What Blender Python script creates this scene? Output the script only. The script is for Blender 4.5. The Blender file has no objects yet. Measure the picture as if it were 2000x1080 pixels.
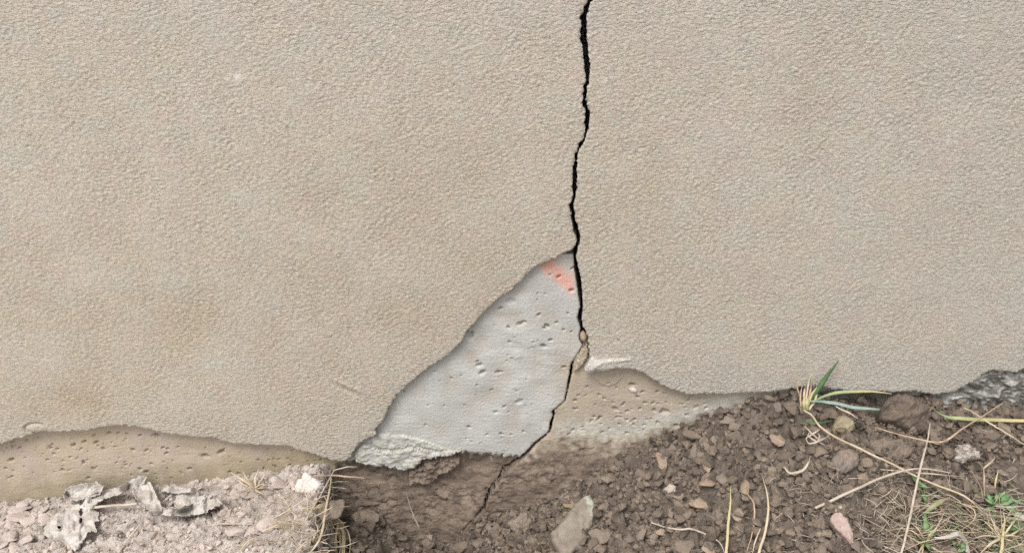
import bpy, math, random
import numpy as np
from mathutils import Vector, noise as mnoise

random.seed(7); RNG = np.random.default_rng(11)
S = bpy.context.scene
COL = S.collection

# ------------------------------------------------------------------ camera
CAM = np.array([0.0, -1.0, 0.84]); PITCH = math.radians(25.0); F = 1664.0
cam_d = bpy.data.cameras.new('camera'); cam = bpy.data.objects.new('camera', cam_d); COL.objects.link(cam)
cam.location = CAM; cam.rotation_euler = (math.radians(90) - PITCH, 0, 0)
cam_d.sensor_width = 36; cam_d.lens = F / 2000 * 36; cam_d.clip_start = 0.01; cam_d.clip_end = 200
S.camera = cam

# ------------------------------------------------------------------ sky, sun, exposure (overcast)
SUN_EL, SUN_AZ = math.radians(58), math.radians(-28)      # azimuth measured from -Y (in front of the wall) towards -X
w = bpy.data.worlds.new('World'); S.world = w; w.use_nodes = True
nt = w.node_tree; nt.nodes.clear()
sky = nt.nodes.new('ShaderNodeTexSky'); sky.sky_type = 'NISHITA'; sky.sun_disc = False
sky.sun_elevation = SUN_EL; sky.sun_rotation = math.radians(180) + math.radians(28)
sky.dust_density = 3.0; sky.air_density = 1.0
hs = nt.nodes.new('ShaderNodeHueSaturation'); hs.inputs['Saturation'].default_value = 0.16   # cloud cover: a grey sky
bg = nt.nodes.new('ShaderNodeBackground'); bg.inputs['Strength'].default_value = 0.15
ow = nt.nodes.new('ShaderNodeOutputWorld')
nt.links.new(sky.outputs[0], hs.inputs['Color']); nt.links.new(hs.outputs[0], bg.inputs['Color']); nt.links.new(bg.outputs[0], ow.inputs['Surface'])
sd = bpy.data.lights.new('sun', 'SUN'); sd.energy = 1.5; sd.angle = math.radians(24); sd.color = (1.0, 0.96, 0.90)
sun = bpy.data.objects.new('sun', sd); COL.objects.link(sun)
sdir = Vector((math.sin(SUN_AZ) * math.cos(SUN_EL), -math.cos(SUN_AZ) * math.cos(SUN_EL), math.sin(SUN_EL)))
sun.rotation_euler = sdir.to_track_quat('Z', 'Y').to_euler(); sun.location = (-1, -3, 4)
S.view_settings.view_transform = 'Standard'; S.view_settings.look = 'None'
S.view_settings.exposure = 0.47; S.view_settings.gamma = 1.0; S.view_settings.use_curve_mapping = False
S.render.engine = 'CYCLES'; S.cycles.max_bounces = 5; S.cycles.diffuse_bounces = 3
S.cycles.use_denoising = False      # keep the fine grain of plaster and soil

# ------------------------------------------------------------------ pixel <-> place helpers (positions measured in the photograph)
CP, SP = math.cos(PITCH), math.sin(PITCH)
def ray(px, py):
    a = (px - 1000.0) / F; b = (540.0 - py) / F
    return np.stack(np.broadcast_arrays(a, CP + b * SP, -SP + b * CP), -1).astype(float)
def wall_pt(px, py, y=0.0):                  # (x, z) on the vertical plane y
    d = ray(np.asarray(px, float), np.asarray(py, float)); t = (y - CAM[1]) / d[..., 1]
    return CAM[0] + d[..., 0] * t, CAM[2] + d[..., 2] * t
def to_px(x, y, z):
    dx, dy, dz = x - CAM[0], y - CAM[1], z - CAM[2]
    dep = dy * CP - dz * SP
    return 1000 + F * dx / dep, 540 - F * (dy * SP + dz * CP) / dep

# ------------------------------------------------------------------ noise fields
def band(n, m, dx, wl, bw=0.45, seed=0, stretch=1.0, ang=0.0):
    r = np.random.default_rng(seed)
    f = np.fft.rfft2(r.standard_normal((n, m)))
    fy = np.fft.fftfreq(n, dx)[:, None]; fx = np.fft.rfftfreq(m, dx)[None, :]
    c, s = math.cos(ang), math.sin(ang)
    u = (fx * c + fy * s) * stretch; v = -fx * s + fy * c
    fr = np.sqrt(u * u + v * v) + 1e-9
    f *= np.exp(-np.log(fr * wl) ** 2 / (2 * bw * bw)); f[0, 0] = 0
    o = np.fft.irfft2(f, s=(n, m)); return (o / o.std()).astype(np.float32)
class Field:
    def __init__(s, wl, dx=None, **k):
        s.dx = dx or wl / 5.0; n = 1024
        s.a = band(n, n, s.dx, wl, **k); s.n = n
    def __call__(s, u, v):
        u = np.asarray(u, float) / s.dx + 337.3; v = np.asarray(v, float) / s.dx + 911.7
        i = np.floor(u).astype(int); j = np.floor(v).astype(int); fu = u - i; fv = v - j
        i0 = i % s.n; i1 = (i + 1) % s.n; j0 = j % s.n; j1 = (j + 1) % s.n; a = s.a
        return (a[j0, i0] * (1 - fu) + a[j0, i1] * fu) * (1 - fv) + (a[j1, i0] * (1 - fu) + a[j1, i1] * fu) * fv
N_gran = Field(0.0039, dx=0.0010, bw=0.5, seed=1, stretch=2.3, ang=math.radians(-11))
N_gran2 = Field(0.0115, dx=0.002, bw=0.4, seed=2, stretch=1.3, ang=math.radians(10))
N3 = Field(0.003, dx=0.0008, seed=3); N5 = Field(0.005, seed=4); N8 = Field(0.008, seed=5); N15 = Field(0.015, seed=6)
N30 = Field(0.030, seed=7); N60 = Field(0.06, seed=8); N150 = Field(0.15, seed=9); N400 = Field(0.4, seed=10)
N_str = Field(0.006, dx=0.0012, seed=12, stretch=6.0)
N_trow = Field(0.05, dx=0.008, seed=14, stretch=4.0, ang=math.radians(24))
def sstep(a, b, x): t = np.clip((x - a) / (b - a), 0, 1); return t * t * (3 - 2 * t)

# ------------------------------------------------------------------ signed distance to a polygon (inside positive)
def sdf_poly(P, u, v, near=None):
    P = np.asarray(P, float); sh = u.shape; u = u.ravel(); v = v.ravel()
    d2 = np.full(u.shape, 1e9); ins = np.zeros(u.shape, bool)
    for i in range(len(P)):
        ax, ay = P[i]; bx, by = P[(i + 1) % len(P)]
        ex, ey = bx - ax, by - ay; L = ex * ex + ey * ey
        if L < 1e-18: continue
        t = np.clip(((u - ax) * ex + (v - ay) * ey) / L, 0, 1)
        d2 = np.minimum(d2, (u - ax - t * ex) ** 2 + (v - ay - t * ey) ** 2)
        if ay != by:
            c = ((ay > v) != (by > v)) & (u < ex * (v - ay) / (by - ay) + ax); ins ^= c
    d = np.sqrt(d2); return np.where(ins, d, -d).reshape(sh)

# ------------------------------------------------------------------ mesh building
def link(name, me, mat=None, parent=None, loc=None):
    o = bpy.data.objects.new(name, me); COL.objects.link(o)
    if me is not None and mat is not None: me.materials.append(mat)
    if parent is not None: o.parent = parent
    if loc is not None: o.location = loc
    return o
def np_mesh(name, V, loops, sizes, attrs=None, smooth=True):
    me = bpy.data.meshes.new(name); V = np.asarray(V, np.float32); sizes = np.asarray(sizes, np.int32)
    me.vertices.add(len(V)); me.vertices.foreach_set('co', V.ravel())
    me.loops.add(len(loops)); me.loops.foreach_set('vertex_index', np.asarray(loops, np.int32))
    me.polygons.add(len(sizes))
    st = np.concatenate([[0], np.cumsum(sizes)[:-1]]).astype(np.int32)
    me.polygons.foreach_set('loop_start', st)
    me.update(calc_edges=True)
    me.polygons.foreach_set('use_smooth', np.full(len(sizes), smooth, bool))
    for k, a in (attrs or {}).items():
        at = me.attributes.new(k, 'FLOAT', 'POINT'); at.data.foreach_set('value', np.asarray(a, np.float32))
    me.validate(); return me
def sharp(me, a=26): me.set_sharp_from_angle(angle=math.radians(a)); return me
def masked_grid(name, us, vs, sdf, surf, back=None, attrs=None, flip=False):
    """quads of the (u,v) grid inside sdf>0, edge corners moved onto the outline; surf(u,v,d)->xyz; back(u,v,d)->xyz of the rear rim"""
    U, V = np.meshgrid(us, vs)
    ing = sdf > 0
    cell = ing[:-1, :-1] | ing[1:, :-1] | ing[:-1, 1:] | ing[1:, 1:]
    used = np.zeros(ing.shape, bool)
    for a in (slice(0, -1), slice(1, None)):
        for b in (slice(0, -1), slice(1, None)): used[a, b] |= cell
    gv, gu = np.gradient(sdf, vs, us); g = np.sqrt(gu ** 2 + gv ** 2) + 1e-6
    g2 = np.maximum(g, 0.5)
    mv = used & ~ing
    lim = 1.6 * max(us[len(us)//2+1]-us[len(us)//2], vs[1]-vs[0])
    st = np.clip(-sdf / g2, 0, lim)
    U = U + np.where(mv, gu / g * st, 0); V = V + np.where(mv, gv / g * st, 0)
    D = np.maximum(sdf, 0)
    idx = -np.ones(ing.shape, np.int64); idx[used] = np.arange(used.sum())
    Uu, Vv, Dd = U[used], V[used], D[used]
    P = surf(Uu, Vv, Dd)
    a = idx[:-1, :-1][cell]; b = idx[:-1, 1:][cell]; c = idx[1:, 1:][cell]; d = idx[1:, :-1][cell]
    Q = np.stack([a, b, c, d], 1)
    if flip: Q = Q[:, ::-1]
    at = {k: f(Uu, Vv, Dd) for k, f in (attrs or {}).items()}
    if back is not None:
        E = np.concatenate([Q[:, [i, (i + 1) % 4]] for i in range(4)])
        key = np.minimum(E[:, 0], E[:, 1]) * (len(P) + 1) + np.maximum(E[:, 0], E[:, 1])
        _, inv, cnt = np.unique(key, return_inverse=True, return_counts=True)
        B = E[cnt[inv.ravel()] == 1]
        bv = np.unique(B); mp = {int(x): i for i, x in enumerate(bv)}
        n0 = len(P); rim0 = P[bv].copy(); rimb = back(Uu[bv], Vv[bv], P[bv])
        # separate rim ring (hard edge) + back ring
        P = np.concatenate([P, rim0, rimb]); m = len(bv)
        lut = np.zeros(n0, np.int64); lut[bv] = np.arange(m)
        q = np.stack([B[:, 1], B[:, 0], B[:, 0], B[:, 1]], 1)
        i0, i1 = lut[B[:, 0]], lut[B[:, 1]]
        R = np.stack([n0 + i1, n0 + i0, n0 + m + i0, n0 + m + i1], 1)
        Q = np.concatenate([Q, R])
        for k in at: at[k] = np.concatenate([at[k], at[k][bv], at[k][bv]])
        at['rim'] = np.concatenate([np.zeros(n0), np.ones(2 * m)])
    me = np_mesh(name, P, Q.ravel(), np.full(len(Q), 4), at)
    return me
def axis(lo, hi, d, far_lo=None, far_hi=None, r=1.12):
    c = list(np.arange(lo, hi + d / 2, d)); 
    s = d; x = c[-1]
    while far_hi is not None and x < far_hi: s *= r; x += s; c.append(x)
    s = d; x = c[0]; pre = []
    while far_lo is not None and x > far_lo: s *= r; x -= s; pre.append(x)
    return np.array(pre[::-1] + c)
def tag(o, label=None, cat=None, group=None, kind=None):
    if label: o['label'] = label
    if cat: o['category'] = cat
    if group: o['group'] = group
    if kind: o['kind'] = kind
    return o
def empty(name, loc=(0, 0, 0)):
    o = bpy.data.objects.new(name, None); COL.objects.link(o); o.location = loc; o.empty_display_size = 0.02; return o

# ------------------------------------------------------------------ materials
class M:
    def __init__(s, name, rough=0.9, spec=0.3):
        s.m = bpy.data.materials.new(name); s.m.use_nodes = True; s.t = s.m.node_tree
        s.b = s.t.nodes['Principled BSDF']; s.b.inputs['Roughness'].default_value = rough
        s.b.inputs['Specular IOR Level'].default_value = spec
        s.tc = s.t.nodes.new('ShaderNodeNewGeometry'); s.pos = s.tc.outputs['Position']; s.oc = None
    def n(s, t, **k):
        x = s.t.nodes.new(t)
        for a, v in k.items(): setattr(x, a, v)
        return x
    def local(s): c = s.n('ShaderNodeTexCoord'); s.pos = c.outputs['Object']; return s
    def noise(s, scale, detail=3, rough=0.55, vec=None, stretch=None, dist=0):
        x = s.n('ShaderNodeTexNoise'); x.inputs['Scale'].default_value = scale; x.inputs['Detail'].default_value = detail
        x.inputs['Roughness'].default_value = rough; x.inputs['Distortion'].default_value = dist
        v = vec or s.pos
        if stretch:
            mp = s.n('ShaderNodeMapping'); mp.inputs['Scale'].default_value = stretch; s.t.links.new(v, mp.inputs['Vector']); v = mp.outputs[0]
        s.t.links.new(v, x.inputs['Vector']); return x.outputs['Fac']
    def attr(s, name): x = s.n('ShaderNodeAttribute', attribute_name=name); return x.outputs['Fac']
    def rng(s, v, a, b, c=0.0, d=1.0):
        x = s.n('ShaderNodeMapRange'); s.t.links.new(v, x.inputs['Value'])
        for i, q in zip(('From Min', 'From Max', 'To Min', 'To Max'), (a, b, c, d)): x.inputs[i].default_value = q
        return x.outputs[0]
    def math(s, op, a, b=None):
        x = s.n('ShaderNodeMath', operation=op)
        for i, v in enumerate((a, b)):
            if v is None: continue
            if isinstance(v, (int, float)): x.inputs[i].default_value = v
            else: s.t.links.new(v, x.inputs[i])
        return x.outputs[0]
    def mix(s, f, a, b, blend='MIX'):
        x = s.n('ShaderNodeMix', data_type='RGBA', blend_type=blend)
        for sock, v in ((x.inputs[0], f), (x.inputs[6], a), (x.inputs[7], b)):
            if isinstance(v, (int, float)): sock.default_value = v
            elif isinstance(v, tuple): sock.default_value = (*v, 1) if len(v) == 3 else v
            else: s.t.links.new(v, sock)
        return x.outputs[2]
    def bump(s, *hs):          # (height socket, distance in metres)
        last = None
        for h, d in hs:
            x = s.n('ShaderNodeBump'); x.inputs['Distance'].default_value = d; x.inputs['Strength'].default_value = 1.0
            s.t.links.new(h, x.inputs['Height'])
            if last: s.t.links.new(last, x.inputs['Normal'])
            last = x.outputs[0]
        s.t.links.new(last, s.b.inputs['Normal']); return s
    def col(s, c):
        if isinstance(c, tuple): s.b.inputs['Base Color'].default_value = (*c, 1)
        else: s.t.links.new(c, s.b.inputs['Base Color'])
        return s

# plaster
p = M('plaster', 0.85, 0.35)
big = p.rng(p.noise(5, 3), 0.36, 0.64); mid = p.rng(p.noise(30, 3), 0.35, 0.65); fine = p.rng(p.noise(330, 2), 0.3, 0.7)
hue = p.rng(p.noise(180, 2, vec=None, stretch=(1, 1, 1.2)), 0.35, 0.65)
c = p.mix(big, (0.515, 0.460, 0.372), (0.565, 0.527, 0.455))
c = p.mix(p.math('MULTIPLY', mid, 0.35), c, (0.58, 0.51, 0.41))
c = p.mix(p.math('MULTIPLY', hue, 0.5), c, (0.53, 0.475, 0.435))
c = p.mix(p.math('MULTIPLY', p.rng(p.noise(75, 3, stretch=(1,1,1.6)), 0.52, 0.68), 0.45), c, (0.60, 0.555, 0.50))
c = p.mix(p.math('MULTIPLY', p.rng(p.noise(150, 3), 0.54, 0.70), 0.40), c, (0.44, 0.37, 0.28))
c = p.mix(p.rng(p.noise(300, 2), 0.50, 0.62, 0, 0.45), c, (0.66, 0.60, 0.51))
c = p.mix(p.rng(p.noise(340, 2, stretch=(1, 1, 1.3)), 0.52, 0.64, 0, 0.45), c, (0.40, 0.345, 0.275))
spk = p.rng(p.noise(420, 1), 0.685, 0.74)
c = p.mix(p.math('MULTIPLY', spk, 0.6), c, (0.16, 0.13, 0.10))
spw = p.rng(p.noise(360, 1, stretch=(1, 1, 1.4)), 0.67, 0.73)
c = p.mix(p.math('MULTIPLY', spw, 0.6), c, (0.72, 0.66, 0.58))
for sc_, cc_, am_ in ((34, (0.56, 0.455, 0.405), .55), (41, (0.50, 0.505, 0.44), .55), (37, (0.55, 0.49, 0.37), .4)):
    c = p.mix(p.math('MULTIPLY', p.rng(p.noise(sc_, 5, 0.7), 0.50, 0.64), am_), c, cc_)
c = p.mix(p.math('MULTIPLY', p.attr('grey'), .7), c, (0.49, 0.465, 0.41))
c = p.mix(p.attr('white'), c, (0.68, 0.64, 0.60))
c = p.mix(p.attr('tan'), c, (0.44, 0.34, 0.22))
c = p.mix(p.math('MULTIPLY', p.attr('rim'), 0.8), c, p.mix(p.rng(p.noise(240, 3), .4, .6), (0.30, 0.26, 0.21), (0.50, 0.46, 0.40)))
p.col(c).bump((p.rng(p.noise(300, 3, 0.6, stretch=(.55, 1, 1.3)), 0.45, 0.60), 0.00065), (p.noise(520, 3, 0.7, stretch=(.6, 1, 1.2)), 0.0018))
MAT_PLASTER = p.m

# concrete
p = M('concrete', 0.85, 0.3)
c = p.mix(p.rng(p.noise(14, 4), 0.35, 0.65), (0.45, 0.445, 0.42), (0.55, 0.55, 0.525))
c = p.mix(p.math('MULTIPLY', p.rng(p.noise(60, 4), 0.4, 0.7), 0.4), c, (0.50, 0.475, 0.43))
tan = p.mix(p.rng(p.noise(35, 4), 0.35, 0.65), (0.44, 0.375, 0.285), (0.43, 0.355, 0.30))
tan = p.mix(p.math('MULTIPLY', p.rng(p.noise(9, 3), 0.45, 0.6), 0.5), tan, (0.46, 0.38, 0.26))
c = p.mix(p.attr('tan'), c, tan)
c = p.mix(p.attr('pink'), c, (0.80, 0.30, 0.19))
c = p.mix(p.attr('pale'), c, p.mix(p.rng(p.noise(120, 4), 0.4, 0.6), (0.44, 0.43, 0.375), (0.56, 0.55, 0.50)))
c = p.mix(p.attr('olive'), c, p.mix(p.rng(p.noise(45, 4), 0.4, 0.6), (0.255, 0.205, 0.125), (0.31, 0.27, 0.175)))
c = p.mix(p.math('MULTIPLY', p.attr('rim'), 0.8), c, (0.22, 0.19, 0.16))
br = p.mix(p.rng(p.noise(40, 5), 0.35, 0.65), (0.15, 0.112, 0.086), (0.25, 0.195, 0.152))
br = p.mix(p.rng(p.noise(95, 5, 0.7), 0.52, 0.62), br, (0.115, 0.088, 0.072))
br = p.mix(p.math('MULTIPLY', p.rng(p.noise(240, 3), 0.58, 0.72), 0.5), br, (0.33, 0.25, 0.18))
c = p.mix(p.attr('brown'), c, br)
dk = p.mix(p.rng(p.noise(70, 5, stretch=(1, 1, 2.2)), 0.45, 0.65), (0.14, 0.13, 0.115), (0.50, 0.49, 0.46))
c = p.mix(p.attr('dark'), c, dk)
p.col(c).bump((p.noise(300, 4, 0.6, stretch=(1, 1, 2.5)), 0.0009))
MAT_CONC = p.m

# ground (attribute pale = dry pale crust)
p = M('soil', 0.95, 0.2)
b1 = p.mix(p.rng(p.noise(26, 5), 0.35, 0.65), (0.12, 0.096, 0.079), (0.19, 0.155, 0.128))
b1 = p.mix(p.math('MULTIPLY', p.rng(p.noise(420, 3), 0.55, 0.7), 0.5), b1, (0.28, 0.23, 0.185))
b2 = p.mix(p.rng(p.noise(45, 5), 0.35, 0.65), (0.44, 0.38, 0.34), (0.60, 0.53, 0.485))
b2 = p.mix(p.math('MULTIPLY', p.rng(p.noise(300, 3), 0.5, 0.65), 0.5), b2, (0.66, 0.60, 0.55))
c = p.mix(p.attr('pale'), b1, b2)
p.col(c).bump((p.noise(500, 5, 0.65), 0.0022))
MAT_SOIL = p.m

def clod_mat(name, a, b, spot=(0.3, 0.23, 0.17), sc=60, rnd=0.5, bump=0.0016, attr=False):
    p = M(name, 0.95, 0.2).local()
    oi = p.n('ShaderNodeObjectInfo')
    r = p.attr('tint') if attr else oi.outputs['Random']
    vec = p.n('ShaderNodeVectorMath', operation='ADD'); p.t.links.new(p.tc.outputs['Position'], vec.inputs[0]); p.pos = vec.outputs[0]
    c = p.mix(r, a, b)
    c = p.mix(p.math('MULTIPLY', p.rng(p.noise(sc * 1.0, 4), 0.4, 0.65), rnd), c, spot)
    p.col(c).bump((p.noise(420, 5, 0.7), bump)); return p.m
MAT_CLOD = clod_mat('clod_soil', (0.12, 0.096, 0.079), (0.25, 0.205, 0.17))
MAT_CRUMB = clod_mat('crumb_soil', (0.055, 0.044, 0.036), (0.31, 0.253, 0.208), attr=True)
MAT_PALECLOD = clod_mat('pale_clod', (0.44, 0.36, 0.32), (0.56, 0.48, 0.43), (0.64, 0.57, 0.52), attr=False)
MAT_PALECRUMB = clod_mat('pale_crumb', (0.36, 0.29, 0.25), (0.66, 0.57, 0.51), (0.66, 0.59, 0.54), attr=True)
MAT_WHITE = clod_mat('white_stone', (0.72, 0.66, 0.61), (0.74, 0.68, 0.63), (0.58, 0.50, 0.44), 160, 0.4)
MAT_YEL = clod_mat('yellow_stone', (0.36, 0.31, 0.19), (0.38, 0.33, 0.21), (0.27, 0.21, 0.15), 40, 0.8)
MAT_GREYST = clod_mat('grey_stone', (0.27, 0.205, 0.165), (0.29, 0.225, 0.18), (0.21, 0.195, 0.185), 45, 0.9)
MAT_PINKST = clod_mat('pink_stone', (0.40, 0.29, 0.26), (0.42, 0.31, 0.28), (0.50, 0.40, 0.36), 150, 0.7, 0.001)
MAT_TANST = clod_mat('tan_stone', (0.30, 0.22, 0.16), (0.38, 0.29, 0.21), (0.42, 0.34, 0.26), 80, 0.5)
MAT_LIGHTST = clod_mat('light_stone', (0.42, 0.36, 0.30), (0.46, 0.39, 0.33), (0.5, 0.45, 0.38), 80, 0.5)
p = M('slab_stone', 0.9, 0.25)
c = p.mix(p.rng(p.noise(55, 5), 0.35, 0.65), (0.215, 0.178, 0.142), (0.31, 0.265, 0.22))
c = p.mix(p.attr('lichen'), c, (0.44, 0.46, 0.37))
p.col(c).bump((p.noise(350, 5, 0.65), 0.0013)); MAT_SLAB = p.m
def fibre_mat(name, a, b, bcol=None, rough=0.7, sc=(60)):
    p = M(name, rough, 0.3)
    c = p.mix(p.rng(p.noise(sc, 3), 0.35, 0.65), a, b)
    if bcol: c = p.mix(p.attr('along'), c, bcol)
    p.col(c).bump((p.noise(900, 2), 0.0002)); return p.m
MAT_STRAW = fibre_mat('dry_straw', (0.47, 0.37, 0.25), (0.60, 0.51, 0.38))
MAT_STRAW_G = fibre_mat('grey_straw', (0.42, 0.35, 0.28), (0.56, 0.49, 0.41))
MAT_STRAW_R = fibre_mat('reddish_straw', (0.42, 0.29, 0.20), (0.54, 0.41, 0.30))
MAT_STRAW_Y = fibre_mat('yellow_green_blade', (0.36, 0.36, 0.16), (0.44, 0.41, 0.2), (0.54, 0.45, 0.27))
MAT_GREEN = fibre_mat('green_blade', (0.05, 0.12, 0.04), (0.09, 0.17, 0.07))
MAT_BLUEGREEN = fibre_mat('blue_green_blade', (0.17, 0.27, 0.20), (0.36, 0.44, 0.40))
MAT_GREENTAN = fibre_mat('green_to_tan_blade', (0.17, 0.30, 0.13), (0.24, 0.36, 0.18), (0.52, 0.42, 0.22))
MAT_ROOT = fibre_mat('pale_root', (0.42, 0.34, 0.20), (0.54, 0.46, 0.31))
MAT_HERB = fibre_mat('herb_leaf', (0.10, 0.20, 0.07), (0.22, 0.33, 0.16))
p = M('dead_leaf', 0.85, 0.25)
c = p.mix(p.rng(p.noise(60, 5), 0.35, 0.65), (0.44, 0.40, 0.36), (0.62, 0.58, 0.54))
c = p.mix(p.rng(p.noise(160, 4), 0.62, 0.72), c, (0.28, 0.22, 0.17))
p.col(c).bump((p.noise(200, 5, 0.65), 0.0016)); MAT_LEAF = p.m
p = M('wood_chip', 0.9, 0.2)
p.col(p.mix(p.rng(p.noise(120, 5, stretch=(1, 1, 3)), 0.4, 0.6), (0.22, 0.18, 0.15), (0.55, 0.50, 0.45))).bump((p.noise(300, 5), 0.003)); MAT_CHIP = p.m

# ------------------------------------------------------------------ outlines on the wall, traced from the photograph
CRACK_L = [(1149,0),(1143,11),(1136,33),(1135,55),(1133,78),(1137.5,86),(1139,105),(1142,133),(1144,155),(1140,180),(1136,200),(1145,219),(1142,247),(1142,264),(1130,288),(1121.7,308),(1119,335),(1118,363),(1118,385),(1113,405),(1118,435),(1122,455),(1127,472),(1118,487)]
CRACK_L2 = [(1121,505),(1122,527),(1126,550),(1130,578),(1133.5,599),(1127.5,620),(1134,642),(1131,656),(1132,664),(1138,675),(1121.6,701),(1114,715),(1113,730),(1110,741),(1106,765),(1102,783),(1077,804),(1080,813),(1074,827),(1073,839),(1069,845),(1043,866),(1020,889),(995,909),(981,916),(972,935),(959,947),(947,969),(944,983),(926,1002),(901,1027)]
CRACK_R = [(1158,0),(1151,10),(1147,30),(1146,55),(1147,80),(1150,105),(1153,133),(1151,155),(1147,178),(1143,197),(1153,219),(1150.5,250),(1144,272),(1136,285),(1129,305),(1127,333),(1128,360),(1124,385),(1121,405),(1125,433),(1135,458),(1129,485),(1126,502),(1130,524),(1135,544),(1138,578),(1139,602),(1136,623),(1142,644),(1148,656)]
CRACK_R2 = [(1147,664),(1142,676),(1124.5,699),(1119.5,715),(1117,732),(1114,744),(1109,765),(1105,784),(1081.5,804),(1084.5,811),(1079.5,827),(1077,840),(1073,847),(1047,869),(1024,892),(999,912),(986,919),(977,937),(963,949),(953,971),(949,985),(930,1004),(904,1028)]
EDGE_L = [(1090,502),(1075,509),(1050,518),(1025,541),(1000,566),(960,596),(935,621),(914,646),(905,664),(880,690),(830,723),(800,749),(776,770),(762,793),(748,822),(730,840),(737,848),(706,862),(691,882),(685,893),(675,901),(650,901),(630,893),(590,881),(560,871),(520,870),(480,868),(450,867),(420,857),(360,852),(320,846),(290,838),(250,830),(220,832),(180,838),(160,842),(120,843),(85,842),(62,848),(30,858),(0,868),(-60,882)]
EDGE_R = [(1152,685),(1154,697),(1140,720),(1148,728),(1178,724),(1207,718),(1237,722),(1261,730),(1270,738),(1284,747),(1298,755),(1311,761),(1329,767),(1351,771),(1387,769),(1420,770),(1453,768),(1498,767),(1554,758),(1582,754),(1615,756),(1637,762),(1659,765),(1725,765),(1741,767),(1791,763),(1805,767),(1821,771),(1843,769),(1862,767),(1879,758),(1895,749),(1915,739),(1918,732),(1934,725),(1959,725),(1986,728),(2000,721),(2060,700)]
YP = -0.011
CRACK_L = [(a - .3, b) for a, b in CRACK_L]; CRACK_R = [(a + .2, b) for a, b in CRACK_R]
CRACK_L2 = [(a - .3 + (1.3 if b > 895 else 0), b) for a, b in CRACK_L2]; CRACK_R2 = [(a + .3 - (1.1 if b > 895 else 0), b) for a, b in CRACK_R2]
def W(L, y=YP): x, z = wall_pt([a for a, _ in L], [b for _, b in L], y); return list(zip(x, z))
TOP_L = [(0.115, 2.5), (0.112, 1.9), (0.096, 1.5), (0.104, 1.2), (0.092, 1.0), (0.097, 0.9), (0.085, 0.8)]
TOP_R = [(0.119, 2.5), (0.116, 1.9), (0.100, 1.5), (0.109, 1.2), (0.098, 1.0), (0.103, 0.9), (0.091, 0.8)]
eL = W(EDGE_L); eR = W(EDGE_R)
POLY_L = TOP_L + W(CRACK_L) + eL + [(-0.95, eL[-1][1]), (-2.6, eL[-1][1] - 0.02), (-2.6, 2.5)]
POLY_R = TOP_R + W(CRACK_R) + eR + [(1.05, eR[-1][1] + 0.005), (2.6, eR[-1][1] - 0.01), (2.6, 2.5)]
POLY_C = TOP_L + W(CRACK_L + CRACK_L2, 0.0) + W((CRACK_R + CRACK_R2)[::-1], 0.0) + TOP_R[::-1]

# ------------------------------------------------------------------ ground height
CONTACT = [(-400,1000),(-100,990),(0,984),(200,965),(330,950),(420,940),(560,918),(630,906),(642,915),(648,970),(654,1012),(672,1004),(700,988),(735,1000),(770,1030),(810,1050),(880,1050),(930,1022),(980,1000),(1060,972),(1110,948),(1150,928),(1215,893),(1280,862),(1360,826),(1440,796),(1500,778),(1560,768),(1600,782),(1660,795),(1740,798),(1800,780),(1860,792),(2000,792),(2400,800)]
cx, cz = wall_pt([a for a, _ in CONTACT], [b for _, b in CONTACT], -0.002)
cx, cz = np.concatenate([[-20], cx, [20]]), np.concatenate([[cz[0]], cz, [cz[-1]]])
hx = 0
XE = float(np.interp(650, [a for a, _ in CONTACT], cx[1:-1]))        # bank edge
def pale_mask(x, y):
    a = -np.minimum(y, 0)
    e = XE + 0.10 * a + 0.007 * N30(x * 0.3, y) + 0.004 * N15(x, y) + 0.002 * N8(x, y)
    return 1 - sstep(-0.016, 0.004, x - e)
def ground_h(x, y):
    x = np.asarray(x, float); y = np.asarray(y, float)
    a = np.clip(-y, 0, 8)
    u = x - np.where(x < XE + 0.12, 0.10 * a + 0.007 * N30(x * 0.3, y) + 0.004 * N15(x, y), 0) * np.clip((XE + .12 - x) / .1, 0, 1)
    z = np.interp(u, cx, cz)
    right = sstep(XE + 0.03, XE + 0.25, x)
    z = z - right * 0.22 * np.minimum(a, 0.35) * sstep(-.1, .25, x)
    z = z + (1 - right) * np.where(x > XE, 0.12, 0.03) * np.minimum(a, 0.3)
    hx, hz = wall_pt(668, 1078, -.03); z = z - 0.055 * np.exp(-((x - hx) / .022) ** 2 - ((y + .028) / .022) ** 2) * sstep(XE - .01, XE + .012, u)
    # everything evens out away from the trench
    far = sstep(0.35, 1.2, a); z = z * (1 - far) + 0.02 * far
    z = z + far * 0.01 * N400(x, y)
    return z
def ground_n(x, y):
    pm = pale_mask(x, y); a = np.clip(-y, 0, 8)
    fr = 1 - sstep(0.9, 2.0, np.hypot(x, a))
    floor = sstep(XE - 0.005, XE + 0.02, x) * (1 - sstep(XE + 0.10, XE + 0.20, x))
    brown = (0.0048 * N30(x, y) + 0.0036 * N15(x, y) + 0.0016 * N8(x, y)) * (1 - 0.45 * floor)
    n = N15(x, y); crust = 0.0022 * (1 - np.abs(n)) + 0.0022 * np.sign(N30(x, y) + .4 * n) * np.clip(np.abs(N30(x, y)) * 3, 0, 1) + 0.0011 * N8(x, y) + 0.0005 * N5(x, y)
    return (pm * crust + (1 - pm) * brown) * fr
def H(x, y): return ground_h(x, y) + ground_n(x, y)

def P(px, py, lift=0.0, front=-0.013):
    d = ray(px, py); t0 = 0.4
    ts = np.linspace(0.4, 1.8, 2800); q = CAM + d * ts[:, None]
    hit = (q[:, 2] < H(q[:, 0], q[:, 1]) + lift) | (q[:, 1] > front - lift * 0.6)
    return q[np.argmax(hit)]
def pxm(px, py, n=1.0):          # metres per n pixels at the surface seen there
    q = P(px, py) - CAM; return n * (q[1] * CP - q[2] * SP) / F

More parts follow.
